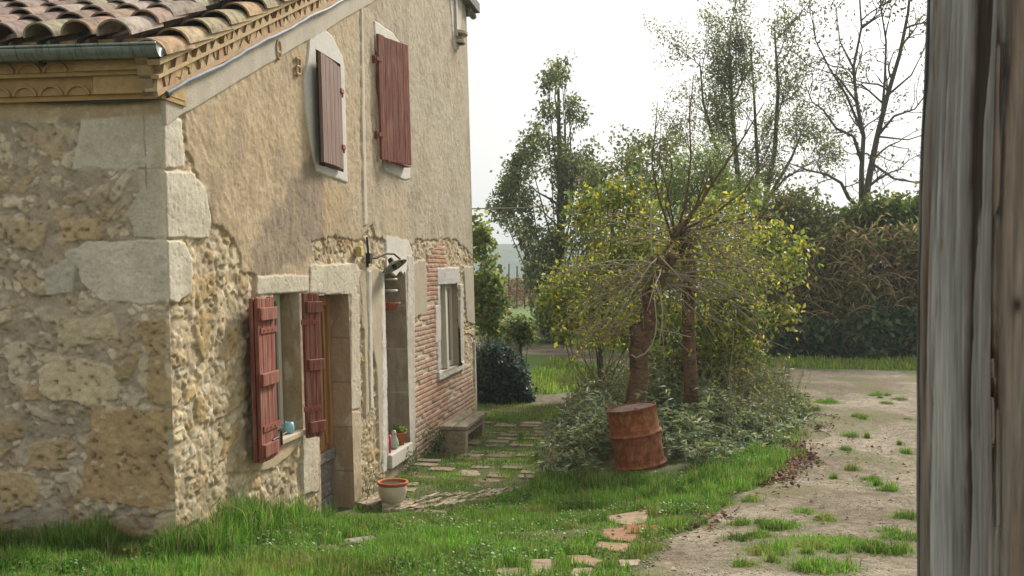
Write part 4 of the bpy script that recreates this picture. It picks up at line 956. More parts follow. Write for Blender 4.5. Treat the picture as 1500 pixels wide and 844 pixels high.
for (pa, pb_, wd_, dp_) in (((1383, 0), (1376, 420), .0030, 1.), ((1376, 420), (1362, 844), .0018, .7), ((1430, 0), (1424, 400), .0022, .9), ((1426, 330), (1412, 800), .0016, .7), ((1398, 120), (1402, 520), .0014, .6), ((1462, 0), (1458, 844), .0016, .5)):
    zA, zB = at(*pa, 1.3).z, at(*pb_, 1.3).z; uA, uB = [1.425-(.563+.010*(z_q-2.3)*0)*1500/(px_-750)*1.0 for px_, z_q in ((pa[0], zA), (pb_[0], zB))]
    cu = uA+(uB-uA)*(Zp-zA)/(zB-zA)+.0025*fbm(Zp*5, Zp*0, 3, int(pa[0])); crack = np.maximum(crack, dp_*np.exp(-((U-cu)/wd_)**2)*ss(min(zA, zB)-.1, min(zA, zB)+.1, Zp)*ss(max(zA, zB)+.1, max(zA, zB)-.1, Zp))
Dp = .0034*g1+.0016*g2-.0085*crack
Dp -= .004*ss(.55, .9, vn(U*9, Zp*2.2, 405))
rc = np.exp(-(np.abs(U-.235)/.012)**2)+np.exp(-(np.abs(U)/.012)**2); Dp -= .007*rc
nx_ = np.where((U > 0) & (U < .235), -1., np.where(U > .565, 1., 0.)); ny_ = np.where((U >= .235) & (U <= .565), -1., np.where(U < 0, 1., 0.))
Pp_ = np.stack([Xp+lean+nx_*Dp+(U > .235)*rc*0, Yp+ny_*Dp, Zp], -1)
Cp = np.zeros(U.shape+(3,)); Cp[:] = (.30, .29, .275); Cp = mixc(Cp, (.52, .515, .50), ss(-.05, .5, g1+.4*fbm(U*12, Zp*.7, 3, 407))); Cp = mixc(Cp, (.24, .17, .12), ss(.28, .55, fbm(U*26, Zp*.9, 4, 406))*.65)
halo = ss(.15, .6, crack); Cp = mixc(Cp, (.19, .105, .06), halo*.6); Cp = mixc(Cp, (.035, .022, .016), ss(.45, .9, crack)*.9)
br = ss(.225, .25, U); Cp = mixc(Cp, (.33, .235, .17), br*(.55+.4*fbm(U*20, Zp*2.2, 4, 408))); kn = np.exp(-((U-.262)/.005)**2-((Zp-at(1492, 447, 1.19).z)/.010)**2); Cp = mixc(Cp, (.02, .015, .012), kn); Dp -= .01*kn
kn = np.exp(-((U-.085)/.006)**2-((Zp-at(1400, 358, 1.33).z)/.008)**2); Cp = mixc(Cp, (.22, .15, .08), kn)
Cp *= .80*(1+.38*g2)[..., None]
tag(grid_obj('timber_post', Pp_, Cp, M['post']), 'weathered grey timber post with brown cracks, close to the viewer', 'post')
# ------------------------------------------------------------------ FOLIAGE TOOLS
def leafmesh(name, P, size, C, matn='leaf', parent=None, asp=.55, nrm=None, axis=None, fold=.18, curl=.0):
    """one folded diamond per leaf"""
    n = len(P); P = np.asarray(P, float)
    if axis is None: axis = rng.normal(size=(n, 3)); axis[:, 2] -= .35
    axis = axis/np.linalg.norm(axis, axis=1, keepdims=True)
    if nrm is None: nrm = rng.normal(size=(n, 3)); nrm[:, 2] = np.abs(nrm[:, 2])+.25
    side = np.cross(axis, nrm); side /= np.linalg.norm(side, axis=1, keepdims=True)+1e-9; up = np.cross(side, axis)
    L = np.asarray(size, float).reshape(-1, 1)*np.ones((n, 1)); W = L*asp
    V = np.stack([P, P+axis*L*.45+side*W*.5+up*L*fold, P+axis*L-up*L*curl, P+axis*L*.45-side*W*.5+up*L*fold], 1).reshape(-1, 3)
    k = np.arange(n)[:, None]*4; F = np.concatenate([k+np.array([[0, 1, 2]]), k+np.array([[0, 2, 3]])])
    return mesh_np(name, V, F, M[matn], parent, np.repeat(C, 4, 0))
def pick(pal, n, var=.25, w=None):
    pal = np.array(pal, float); i = rng.choice(len(pal), n, p=w); c = pal[i]*rng.uniform(1-var, 1+var, (n, 1)); return c
class Tree:
    def __init__(s): s.m = MB(); s.tips = []; s.dirs = []
    def limb(s, pts, r0, r1, n=6, leafy=0):
        k = len(pts); getattr(s, 'w', s.m).tube(pts, [r0+(r1-r0)*i/(k-1) for i in range(k)], n)
        if leafy:
            for i in range(1, k):
                for q in range(leafy):
                    f = random.random(); s.tips.append(Vector(pts[i-1]).lerp(Vector(pts[i]), f)); s.dirs.append(Vector(pts[i])-Vector(pts[i-1]))
    def grow(s, p, d, L, r, depth, spread=.6, up=.15, nch=(3, 4), ratio=.68, wig=.18, leafdepth=1, nl=3, seg=4, start=.3):
        pts = [Vector(p)]; d = Vector(d).normalized(); cur = d.copy()
        for i in range(seg):
            cur = (cur+Vector([random.gauss(0, wig) for _ in range(3)])+Vector((0, 0, up*.3))).normalized(); pts.append(pts[-1]+cur*L/seg)
        s.limb(pts, r, r*.55 if depth > 0 else r*.35, 5 if depth > 1 else 3, leafy=nl if depth <= leafdepth else 0)
        if depth == 0: return
        for c in range(random.randint(*nch)):
            f = random.uniform(start, 1); i = min(int(f*seg), seg-1); q = pts[i].lerp(pts[i+1], f*seg-i)
            base = (pts[i+1]-pts[i]).normalized(); v = Vector([random.gauss(0, 1) for _ in range(3)]); v = (v-base*v.dot(base)).normalized()
            nd = (base*(1-spread*.5)+v*spread+Vector((0, 0, up))).normalized()
            s.grow(q, nd, L*ratio*random.uniform(.75, 1.15), r*.55, depth-1, spread, up, nch, ratio, wig, leafdepth, nl, seg, start)
        s.grow(pts[-1], cur, L*ratio, r*.5, depth-1, spread, up, nch, ratio, wig, leafdepth, nl, seg, start)
    def T(s): return np.array([tuple(t) for t in s.tips]).reshape(-1, 3)
def make_tree(name, base, label, cat, group, t, barkm, pal, nleaf, lsize, jit, var=.3, w=None, asp=.6, extra=None, keep=None):
    root = empty(name, base, label, cat, group); t.m.build('trunk', M[barkm], root, smooth=True)
    if hasattr(t, 'w'): t.w.build('branches', M['twig'], root, smooth=True)
    T = t.T()
    if extra is not None: T = np.concatenate([T, extra]) if len(T) else extra
    if nleaf and len(T):
        i = rng.randint(0, len(T), nleaf); P = T[i]+rng.normal(size=(nleaf, 3))*jit
        if keep is not None: k = keep(P); P = P[k]
        n = len(P); tone = 1+.35*fbm(P[:, 0]*1.3+7, P[:, 2]*1.3+P[:, 1], 3, 17)
        leafmesh('crown', P, rng.uniform(.7, 1.3, n)*lsize, pick(pal, n, var, w)*tone[:, None], 'leaf', root, asp)
    return root
YG = [(.30, .33, .04), (.40, .38, .045), (.20, .26, .04), (.50, .43, .05), (.12, .17, .03)]
DG = [(.10, .15, .05), (.14, .18, .06), (.19, .22, .075), (.08, .12, .045), (.26, .25, .08)]
MG = [(.12, .19, .04), (.16, .23, .05), (.09, .14, .035), (.22, .26, .06), (.25, .22, .07)]
OL = [(.24, .25, .10), (.18, .20, .085), (.30, .29, .10), (.34, .27, .10), (.13, .16, .07)]

# ---- the two pollards beside the drum
Y1, Y2 = 13.0, 13.6
t = Tree(); t.w = MB(); P1 = [at(934, 645, Y1), at(930, 590, Y1), at(937, 550, Y1), at(935, 512, Y1), at(948, 474, Y1), at(954, 440, Y1), at(967, 405, Y1), at(974, 374, Y1)]
P1[0].z = gzf(P1[0].x, Y1)-.1
t.m.tube(P1, [.16, .138, .122, .126, .108, .098, .10, .085], 14)
t.m.tube([at(938, 520, Y1), at(933, 494, Y1-.05), at(929, 478, Y1-.1)], [.12, .09, .075], 10)        # cut stub
t.m.tube([at(952, 458, Y1), at(946, 440, Y1-.1), at(940, 424, Y1-.15)], [.07, .06, .045], 8)
for q in range(9): p = P1[-1]+Vector([random.uniform(-.10, .10) for _ in range(3)])-Vector((0, 0, .1)); t.m.tube([p, p+Vector([random.uniform(-.07, .07) for _ in range(3)])], [.075, .05], 7)
def whip(t, o, az, el, L, r=.011, droop=.25, leafy=3, branch=True):
    d = Vector((math.cos(az)*math.cos(el), math.sin(az)*math.cos(el), math.sin(el))); pts = [Vector(o)]; n = 8
    for i in range(n):
        d = (d+Vector((random.gauss(0, .055), random.gauss(0, .055), random.gauss(0, .05)-droop/n*1.1+.0))).normalized(); pts.append(pts[-1]+d*L/n)
    t.limb(pts, r, .0035, 5, leafy)
    if branch:
        for k in range(random.randint(1, 3)):
            i = random.randint(2, 6); dd = (pts[i+1]-pts[i]).normalized()+Vector([random.gauss(0, .35) for _ in range(3)]); q = [pts[i]]
            for j in range(4): q.append(q[-1]+(dd.normalized()+Vector([random.gauss(0, .08) for _ in range(3)]))*L*.10)
            t.limb(q, r*.5, .0025, 4, leafy)
h1 = at(968, 392, Y1)
for k in range(54):
    a = random.choice([math.pi, math.pi, 0, random.uniform(0, 6.28)])+random.gauss(0, .55); whip(t, h1+Vector([random.uniform(-.12, .12), random.uniform(-.12, .12), random.uniform(-.28, .12)]), a, random.uniform(-.45, .55), random.uniform(.9, 1.75), .011, random.uniform(.35, .9))
for k in range(8): whip(t, at(950, 455, Y1), math.pi+random.gauss(0, .7), random.uniform(-.2, .3), random.uniform(.5, 1.2), .009, .5)
for k in range(9): whip(t, at(934, 485, Y1-.08), math.pi+random.gauss(0, .9), random.uniform(-.1, .4), random.uniform(.4, 1.0), .008, .5)
for pts in ([(945, 470), (905, 478), (865, 486), (845, 488), (815, 480)],):
    t.limb([at(x, y, Y1-.1*i) for i, (x, y) in enumerate(pts)], .014, .005, 5, 2)
nl = 2100
make_tree('pollard_tree', tuple(P1[0]), 'thick leaning pollard trunk right behind the rusty drum, thin twigs spreading from its head', 'pollard tree', 'pollard trees among the shrubs', t, 'bark', YG, nl, .060, .05, .35, asp=.42)
t = Tree(); t.w = MB(); P2 = [at(1012, 590, Y2), at(1012, 552, Y2), at(1009, 500, Y2), at(1008, 440, Y2), at(1010, 400, Y2), at(1008, 375, Y2), at(998, 350, Y2), at(993, 334, Y2)]
P2[0].z = gzf(P2[0].x, Y2)-.1
t.m.tube(P2, [.10, .095, .085, .085, .09, .11, .11, .09], 12)
h2 = at(996, 342, Y2)
for q in range(9): p = h2+Vector([random.uniform(-.1, .1) for _ in range(3)]); t.m.tube([p, p+Vector([random.uniform(-.07, .07) for _ in range(3)])], [.07, .045], 7)
for k in range(46):
    a = random.choice([0, 0, math.pi, random.uniform(0, 6.28)])+random.gauss(0, .55); whip(t, h2+Vector([random.uniform(-.12, .12), random.uniform(-.12, .12), random.uniform(-.3, .1)]), a, random.uniform(-.35, .75), random.uniform(.8, 1.7), .011, random.uniform(.35, .9))
for pts, r in (([(985, 350), (965, 290), (955, 240), (960, 190), (963, 150)], .014), ([(990, 345), (978, 280), (966, 235), (968, 180)], .010), ([(992, 340), (1006, 290), (1012, 230), (1010, 170), (1016, 110)], .017), ([(1000, 335), (1030, 290), (1060, 245), (1090, 200), (1120, 150)], .02),
               ([(1000, 338), (1050, 310), (1090, 280), (1120, 230), (1135, 190)], .016), ([(960, 390), (990, 345), (1020, 300), (1055, 220)], .02), ([(1002, 342), (1060, 325), (1110, 318), (1160, 322)], .013), ([(990, 345), (975, 300), (985, 250), (980, 215)], .010)):
    pp = [at(x, y, Y2-.12*i) for i, (x, y) in enumerate(pts)]; t.m.tube(pp, [r*1.25*(1-.75*i/(len(pp)-1)) for i in range(len(pp))], 6)
    for q, q2 in zip(pp[2:], pp[3:]): t.m.tube([q, q.lerp(q2, .8)+Vector((random.uniform(-.15, .15), 0, .12))], [r*.4, .002], 4)
make_tree('pollard_tree', tuple(P2[0]), 'slimmer straight pollard trunk to the right, long upright shoots from its head', 'pollard tree', 'pollard trees among the shrubs', t, 'bark', YG, 1500, .062, .05, .35, asp=.42)
# twine
m = MB(); pts = [(957, 408), (959, 440), (962, 470), (960, 490), (955, 505), (945, 518), (932, 524), (925, 520)]; m.tube([at(x, y, Y1-.22) for x, y in pts], .009, 6)
m.tube([at(966, 375, Y1-.14), at(985, 395, Y1-.24), at(1000, 412, Y1-.1)], .010, 6); m.tube([at(954, 305, Y1-.2), at(953, 330, Y1-.2), at(955, 372, Y1-.15)], .010, 6)
tag(m.build('twine', M['rope'], None), 'pale old twine looped around the thick pollard trunk', 'twine')
m = MB(); m.tube([at(962, 482, Y1-.17), at(985, 487, Y1), at(1012, 494, Y2-.1)], .006, 5); tag(m.build('tie_string', M['rope'], None), 'taut pale string stretched from the thick trunk to the slim trunk', 'string')

# ---- other trees
def simple_tree(name, x, y, h, label, cat, group, pal, nleaf, ls, jit, r=.08, spread=.6, up=.2, depth=3, nch=(3, 4), lean=(0, 0), bark='greybark', ratio=.62, start=.25, stems=1, asp=.6, nl=3, wig=.15, L0=.5, w=None):
    z = gzf(x, y); t = Tree()
    for k in range(stems):
        d = Vector((lean[0]+random.gauss(0, .25)*(stems > 1), lean[1]+random.gauss(0, .2)*(stems > 1), 1))
        t.grow((x+random.uniform(-.1, .1)*(stems > 1), y, z-.05), d, h*L0, r, depth, spread, up, nch, ratio, wig, 1, nl, 5, start)
    return make_tree(name, (x, y, z), label, cat, group, t, bark, pal, nleaf, ls, jit, asp=asp, w=w)
GAP = -.16
def blob(n, prof, Y, dy):
    """points in a crown silhouette: list of (py, pxl, pxr) rows, real depth dy"""
    rows = np.array(prof, float); py = rng.uniform(rows[0, 0], rows[-1, 0], n*2); l = np.interp(py, rows[:, 0], rows[:, 1]); r = np.interp(py, rows[:, 0], rows[:, 2]); wmx = (rows[:, 2]-rows[:, 1]).max()
    k = rng.uniform(0, 1, n*2) < (r-l)/wmx; py, l, r = py[k][:n], l[k][:n], r[k][:n]; n = len(py)
    u = rng.uniform(-1, 1, n); px = (l+r)/2+(r-l)/2*u; yy = Y+dy*np.sqrt(np.clip(1-u*u*.8, 0, 1))*rng.uniform(-1, 1, n)
    ed = .5+.5*fbm(py*.03+Y, (l+r)*.01, 3, int(Y*10))
    c, s_ = math.cos(PITCH), math.sin(PITCH); uu = (px-750)/1500; vv = (422-py)/1500; dyv = c+vv*s_; dz = -s_+vv*c
    P = np.stack([uu/dyv*Y, yy, EYE+dz/dyv*Y], -1); q = 30./Y; g = fbm(P[:, 0]*.8*q+P[:, 1]*.25*q, P[:, 2]*.8*q, 3, int(Y*7)); return P[g > GAP]
def clumps(P, nc, per, cr):
    """gather points in clumps so that the sky shows between them"""
    i = rng.choice(len(P), min(nc, len(P)), replace=False); Cc = P[i]; q = rng.randint(0, len(Cc), nc*per); return Cc[q]+rng.normal(size=(len(q), 3))*cr, Cc
def crown_tree(name, label, cat, group, prof, Y, dy, nc, per, cr, ls, pal, trunk, r, bark='greybark', asp=.6, var=.3, nbr=60, w=None, gr=0):
    """trunk: list of (px,py) from the ground up; crown clumps joined to the trunk by branches"""
    P = blob(nc*5, prof, Y, dy); L, Cc = clumps(P, nc, per, cr); t = Tree()
    tp = [at(a, b, Y) for a, b in trunk]; tp[0].z = gzf(tp[0].x, tp[0].y)-.1
    t.m.tube(tp, [r*(1-.8*i/(len(tp)-1)) for i in range(len(tp))], 8)
    for k in range(min(nbr, len(Cc))):
        c = Vector(Cc[k]); zs = [p for p in tp if p.z < c.z-.1*abs(c.x-p.x)] or tp[:2]; o = zs[-1] if random.random() < .6 else random.choice(zs)
        j = tp.index(o); 
        if j > 0: o = tp[j-1].lerp(o, random.random())
        mid_ = o.lerp(c, .5)+Vector((random.gauss(0, .08), random.gauss(0, .08), -.08*(c-o).length+random.gauss(0, .05)))*1
        t.m.tube([o, o.lerp(mid_, .55)+Vector((0, 0, .02)), mid_, c], [r*.22, r*.17, r*.12, r*.04], 5)
        for q in range(3): t.m.tube([c.lerp(mid_, .2*q), c+Vector([random.gauss(0, cr*1.3) for _ in range(3)])], [r*.05, r*.02], 3)
    root = empty(name, tuple(tp[0]), label, cat, group); t.m.build('trunk', M[bark], root)
    n = len(L); tone = 1+.35*fbm(L[:, 0]*1.1+7, L[:, 2]*1.1, 3, 23)
    leafmesh('crown', L, rng.uniform(.7, 1.35, n)*ls, pick(pal, n, var+.1, w)*tone[:, None], 'leaf', root, asp)
    return root
BG = 'trees and tall bushes behind the drive'
GAP = -.27
crown_tree('alder_tree', 'slender pointed dark green tree standing tallest at the left, beyond the garden', 'tree', BG,
           [(82, 814, 824), (130, 796, 842), (165, 790, 852), (200, 772, 862), (260, 742, 872), (305, 718, 876), (350, 765, 880), (470, 785, 885)], 33, 1.2, 400, 40, .15, .13, DG+OL[:2], [(820, 478), (820, 400), (822, 300), (819, 220), (818, 130)], .20)
GAP = -.25
crown_tree('olive_tree', 'rounded grey green bushy tree just right of the slender pointed tree', 'tree', BG,
           [(192, 895, 925), (215, 868, 985), (260, 858, 1000), (340, 850, 1000), (470, 860, 1000)], 30, 1.3, 330, 38, .18, .12, OL+MG, [(930, 500), (930, 400), (925, 300), (920, 210)], .14)
crown_tree('willow_bush', 'bright feathery green bush between the pollards and the broad tree', 'bush', BG,
           [(205, 1030, 1045), (228, 1012, 1062), (250, 985, 1070), (262, 975, 1110), (300, 970, 1095), (400, 990, 1110)], 27, 1.0, 230, 46, .17, .13, [(.20, .29, .07), (.26, .34, .09), (.15, .22, .055), (.33, .37, .12)], [(1040, 500), (1040, 400), (1042, 300), (1040, 225)], .1, asp=.22)
GAP = -.16
# broad open tree
t = Tree()
for pts, r in (([(1100, 520), (1100, 400), (1085, 300), (1075, 200), (1070, 120), (1068, 60)], .16), ([(1100, 400), (1120, 300), (1135, 220), (1140, 130), (1135, 50)], .14), ([(1085, 300), (1050, 220), (1030, 150), (1025, 90)], .09), ([(1120, 300), (1160, 230), (1180, 180)], .08),
               ([(1100, 360), (1110, 250), (1105, 150), (1100, 70)], .1), ([(1120, 300), (1150, 260), (1195, 235)], .06), ([(1085, 300), (1040, 260), (1010, 220)], .06)):
    pp = [at(a, b, 38+random.uniform(-.8, .8)*(i > 1)) for i, (a, b) in enumerate(pts)]
    if pts[0][1] == 520: pp[0].z = gzf(pp[0].x, 38)-.1
    t.limb(pp, r, r*.25, 7)
    for p, q in zip(pp[1:-1], pp[2:]):
        for k in range(3):
            o = p.lerp(q, random.random()); d = (q-p).normalized()+Vector((random.gauss(0, .7), random.gauss(0, .7), .2)); t.grow(o, d, random.uniform(.9, 1.5), r*.22, 2, .7, .2, (2, 3), .7, .15, 2, 3)
make_tree('ash_tree', tuple(at(1100, 520, 38)), 'broad airy tree with sky showing through, centre right behind the hedge', 'tree', BG, t, 'greybark', OL+DG, 19000, .115, .2, asp=.5,
          keep=lambda P: P[:, 2] > 3.0)
# bare tree
t = Tree(); YB = 31
mains = [([(1266, 330), (1268, 290), (1275, 250), (1285, 200), (1300, 140), (1318, 80), (1330, 20), (1335, -30)], .13), ([(1262, 300), (1262, 250), (1265, 200), (1255, 150), (1250, 100), (1262, 40), (1258, -20)], .085),
         ([(1258, 305), (1243, 290), (1232, 268), (1210, 255), (1185, 250), (1165, 242)], .07), ([(1263, 240), (1250, 200), (1225, 188), (1205, 160), (1190, 150), (1180, 125)], .05), ([(1285, 200), (1310, 170), (1340, 160), (1370, 120)], .05),
         ([(1265, 200), (1240, 140), (1215, 100), (1195, 60), (1190, 20)], .045), ([(1290, 190), (1296, 120), (1298, 60), (1290, 10), (1288, -30)], .05), ([(1300, 140), (1335, 110), (1360, 60)], .04), ([(1278, 240), (1310, 262), (1345, 268), (1372, 262)], .045), ([(1255, 150), (1225, 110), (1180, 95)], .035), ([(1250, 100), (1230, 60), (1225, 10)], .035), ([(1285, 200), (1330, 205), (1375, 190)], .035), ([(1262, 40), (1290, 20), (1310, -30)], .03)]
for pts, r in mains:
    yo = random.uniform(-1.2, 1.2); pp = [at(a, b, YB+yo*min(i, 3)/3) for i, (a, b) in enumerate(pts)]; t.limb(pp, r, r*.25, 8)
    for p, q in zip(pp[1:-1], pp[2:]):
        for k in range(2):
            o = p.lerp(q, random.random()); base = (q-p).normalized(); d = base+Vector((random.gauss(0, .8), random.gauss(0, .5), random.gauss(.1, .4))); t.grow(o, d, random.uniform(.8, 1.3), max(.014, r*.30), 3, .8, .05, (1, 3), .68, .26, 1, 1)
pp = at(1266, 330, YB); b0_ = Vector((pp.x, YB, gzf(pp.x, YB)-.1)); t.m.tube([b0_, b0_.lerp(pp, .5), pp], [.19, .15, .13], 10)
ex = blob(500, [(-20, 1290, 1372), (20, 1300, 1372), (50, 1330, 1372)], YB, .6); ex2 = blob(300, [(-20, 1170, 1230), (30, 1185, 1215)], YB, .6)
make_tree('walnut_tree', tuple(b0_), 'nearly bare spreading tree with dark forked branches, just left of the timber post', 'tree', BG, t, 'greybark', [(.10, .11, .03), (.15, .14, .04), (.07, .08, .03), (.18, .13, .04)], 1900, .13, .10, extra=ex[:260], asp=.5)
# yellow green bushes behind the pollards
crown_tree('yellow_leaved_bush', 'yellow green autumn bush filling the space left of the thick pollard', 'bush', BG,
           [(262, 900, 930), (300, 850, 965), (350, 805, 985), (390, 815, 985), (430, 788, 985), (500, 830, 980)], 17.5, .9, 210, 26, .12, .10, YG+MG, [(880, 545), (880, 480), (890, 400), (900, 300)], .05, w=None)
crown_tree('yellow_leaved_bush', 'yellow green autumn bush to the right of the slim pollard', 'bush', BG,
           [(285, 1040, 1075), (330, 1010, 1130), (375, 1020, 1185), (410, 1020, 1150), (450, 1030, 1160), (520, 1040, 1120)], 17, .9, 130, 24, .12, .10, YG+MG, [(1075, 550), (1075, 480), (1080, 400), (1090, 310)], .05)
crown_tree('leafy_thicket', 'mid green thicket seen between the two pollard trunks', 'bush', BG,
           [(370, 960, 1040), (420, 945, 1110), (480, 945, 1115), (560, 950, 1110)], 15.6, .5, 170, 24, .11, .085, MG+YG[:2], [(1000, 575), (1000, 520), (1010, 450), (1010, 400)], .04)
# hedge bank on the right
HB = 'hedge and brambles along the far side of the drive'
HB_ROWS = [(340, 1215, 1400), (352, 1185, 1430), (375, 1135, 1430), (430, 1090, 1430), (500, 1080, 1430), (525, 1090, 1430)]
GAP = -.4
crown_tree('bramble_hedge', 'brown tangled bramble and dry stem hedge at the far side of the drive', 'hedge', HB, HB_ROWS, 27.5, 1.0, 850, 32, .20, .23, [(.46, .34, .17), (.34, .26, .13), (.50, .38, .20), (.28, .32, .11), (.22, .27, .09), (.16, .23, .07), (.32, .34, .11)], [(1230, 530), (1230, 480), (1232, 420), (1235, 360)], .08, asp=.22, nbr=200)
crown_tree('ivy_bank', 'dark ivy carpet at the foot of the bramble hedge', 'ivy', HB, [(462, 1260, 1300), (475, 1230, 1430), (492, 1120, 1430), (522, 1085, 1430)], 26.4, .45, 360, 40, .16, .16, [(.06, .12, .05), (.09, .16, .065), (.14, .22, .09), (.17, .17, .07)], [(1230, 530), (1230, 515), (1240, 500)], .03, asp=.8, nbr=10)
crown_tree('vine_tangle', 'leafy green creeper growing over the top of the hedge near the post', 'creeper', HB, [(292, 1290, 1420), (310, 1255, 1420), (345, 1190, 1420), (372, 1180, 1420)], 28.5, .8, 330, 44, .16, .13, MG+[(.14, .19, .04)], [(1320, 525), (1320, 440), (1325, 360), (1330, 310)], .05, asp=.8)
crown_tree('mixed_bush', 'olive and russet bush between the broad tree and the hedge', 'bush', HB, [(285, 1110, 1180), (320, 1100, 1230), (370, 1095, 1240), (450, 1095, 1200), (520, 1095, 1180)], 28, .9, 380, 40, .18, .12, OL+MG+[(.19, .11, .06)], [(1150, 530), (1150, 440), (1150, 370), (1155, 310)], .07)
def arching(name, n, prof, Y, dy, L, r, matk, label, cat, parent_group):
    P = blob(n*3, prof, Y, dy)[:n]; m = MB()
    for p in P:
        d = Vector((random.gauss(0, .6), random.gauss(-.5, .4), random.uniform(.1, 1))).normalized(); q = [Vector(p)]
        for i in range(6): d = (d+Vector((0, -.03, -.26))).normalized(); q.append(q[-1]+d*L*random.uniform(.6, 1.2)/6)
        m.tube(q, [r, r, r*.8, r*.7, r*.5, r*.4, r*.3], 3, cap=False)
    return tag(m.build(name, matk, None), label, cat, kind='stuff')
dry = surf('dry_bramble_stem', base=(.34, .23, .13), var=.4, scale=(3, 3, 3), bump=0)
arching('bramble_stems', 360, [(350, 1190, 1420), (400, 1130, 1430), (470, 1110, 1430), (505, 1110, 1430)], 26.9, .7, 1.1, .014, dry, 'dry arching bramble stems hanging over the hedge front', 'brambles', HB)
GAP = -.3
# behind the far corner of the house
crown_tree('young_lime_tree', 'young upright leafy tree just behind the far corner of the house', 'tree', 'plants behind the far corner of the house', [(300, 694, 700), (335, 696, 706), (345, 697, 716), (400, 697, 730), (440, 692, 740), (495, 695, 735)], 19.5, .35, 110, 20, .08, .10, MG, [(718, 520), (715, 460), (710, 400), (706, 345)], .03, asp=.85, nbr=50)
crown_tree('ivy_mound', 'rounded dark bluish ivy mound on the ground by the far corner', 'ivy', 'plants behind the far corner of the house', [(508, 705, 728), (520, 698, 752), (540, 696, 766), (565, 698, 772), (592, 702, 778)], 17.6, .35, 260, 40, .06, .065, [(.05, .085, .065), (.07, .105, .08), (.10, .13, .10), (.04, .06, .045)], [(735, 592), (735, 560), (735, 520)], .06, asp=.8, nbr=20)
crown_tree('standard_bush', 'small round headed bush on a short stem beside the ivy mound', 'bush', 'plants behind the far corner of the house', [(468, 752, 770), (480, 738, 784), (492, 736, 786), (502, 748, 772)], 19, .3, 60, 26, .05, .07, DG+MG[:2], [(762, 545), (762, 520), (761, 490)], .07, asp=.6, nbr=14)
crown_tree('dry_weeds', 'pinkish dry weeds behind the ivy mound', 'weeds', 'plants behind the far corner of the house', [(470, 705, 760), (500, 700, 760), (515, 700, 760)], 20.5, .4, 120, 22, .09, .06, [(.25, .17, .12), (.17, .13, .08), (.12, .12, .06)], [(725, 540), (725, 510), (728, 480)], .02, asp=.2, nbr=20)
# dark clump and stone at the foot of the slender tree
crown_tree('dark_shrub', 'dark evergreen shrub at the foot of the slender tree', 'bush', BG, [(440, 800, 860), (465, 790, 890), (492, 800, 900)], 31, .6, 200, 40, .15, .11, DG, [(835, 500), (835, 470), (838, 450)], .05)
sp_ = at(790, 478, 31.5); m = MB(); m.lathe([(.001, 0), (.55, .02), (.5, .22), (.25, .36), (.001, .40)], 9, Matrix.Translation((sp_.x, sp_.y, gzf(sp_.x, sp_.y)+.15)), (.36, .34, .31)); tag(m.build('boulder', M['stone'], None, bevel=.04), 'grey boulder on the bank below the slender tree', 'boulder')

# ------------------------------------------------------------------ ground planting round the drum
MOUND = GL([(792, 702), (850, 704), (895, 700), (985, 694), (1060, 684), (1110, 662), (1160, 630), (1188, 606), (1178, 588), (1130, 574), (1060, 560), (990, 556), (900, 566), (850, 588), (806, 640)])
def in_poly(P, n, mrg=0):
    P_ = np.array(P); x0, y0 = P_.min(0); x1, y1 = P_.max(0); xs, ys = [], []
    x = rng.uniform(x0, x1, n*8); y = rng.uniform(y0, y1, n*8); k = polysd(P, x, y) < mrg; return x[k][:n], y[k][:n]
def mound_h(x, y):
    sd = -polysd(MOUND, x, y); return np.clip(sd*2.2, .10, 1)*(.30+.42*fbm(x*2.4, y*2.4, 3, 501))+.04
x, y = in_poly(MOUND, 2000); k = np.hypot(x-bc.x, y-bc.y) > np.where(y < bc.y+.1, .62, .40); x, y = x[k], y[k]
NL = 26; bx = np.repeat(x, NL); by = np.repeat(y, NL); n = len(bx); hh = mound_h(bx, by)*np.repeat(rng.uniform(.45, 1.35, len(x)), NL); ff = rng.uniform(0, 1, n)**.45
sh = rng.normal(size=(len(x), 3))*.12; sh = np.repeat(sh, NL, 0)
P = np.stack([bx+sh[:, 0]*ff+rng.normal(size=n)*.03, by+sh[:, 1]*ff+rng.normal(size=n)*.03, gz(bx, by)+hh*ff], -1)
k = np.hypot(P[:, 0]-bc.x, P[:, 1]-bc.y) > np.where(P[:, 1] < bc.y+.1, .50, .36); P = P[k]; n = len(P)
axs = rng.normal(size=(n, 3)); axs[:, 2] = rng.uniform(-.5, .8, n)
tipf = ff[:len(k)][k] if len(k) == len(ff) else 0; colr = pick([(.15, .21, .11), (.20, .27, .14), (.28, .34, .20), (.10, .15, .06), (.42, .46, .32), (.26, .28, .08)], n, .35)
ytop = ss(13.5, 17, P[:, 1])*(rng.uniform(0, 1, n) < .5); colr = mixc(colr, (.20, .19, .05), ytop*.7)
o = leafmesh('ground_cover', P, rng.uniform(.06, .13, n), colr, 'leaf', None, .27, axis=axs, fold=.06, curl=.15); tag(o, 'grey green bushy ground cover spreading round the drum and pollards', 'ground cover', kind='stuff')
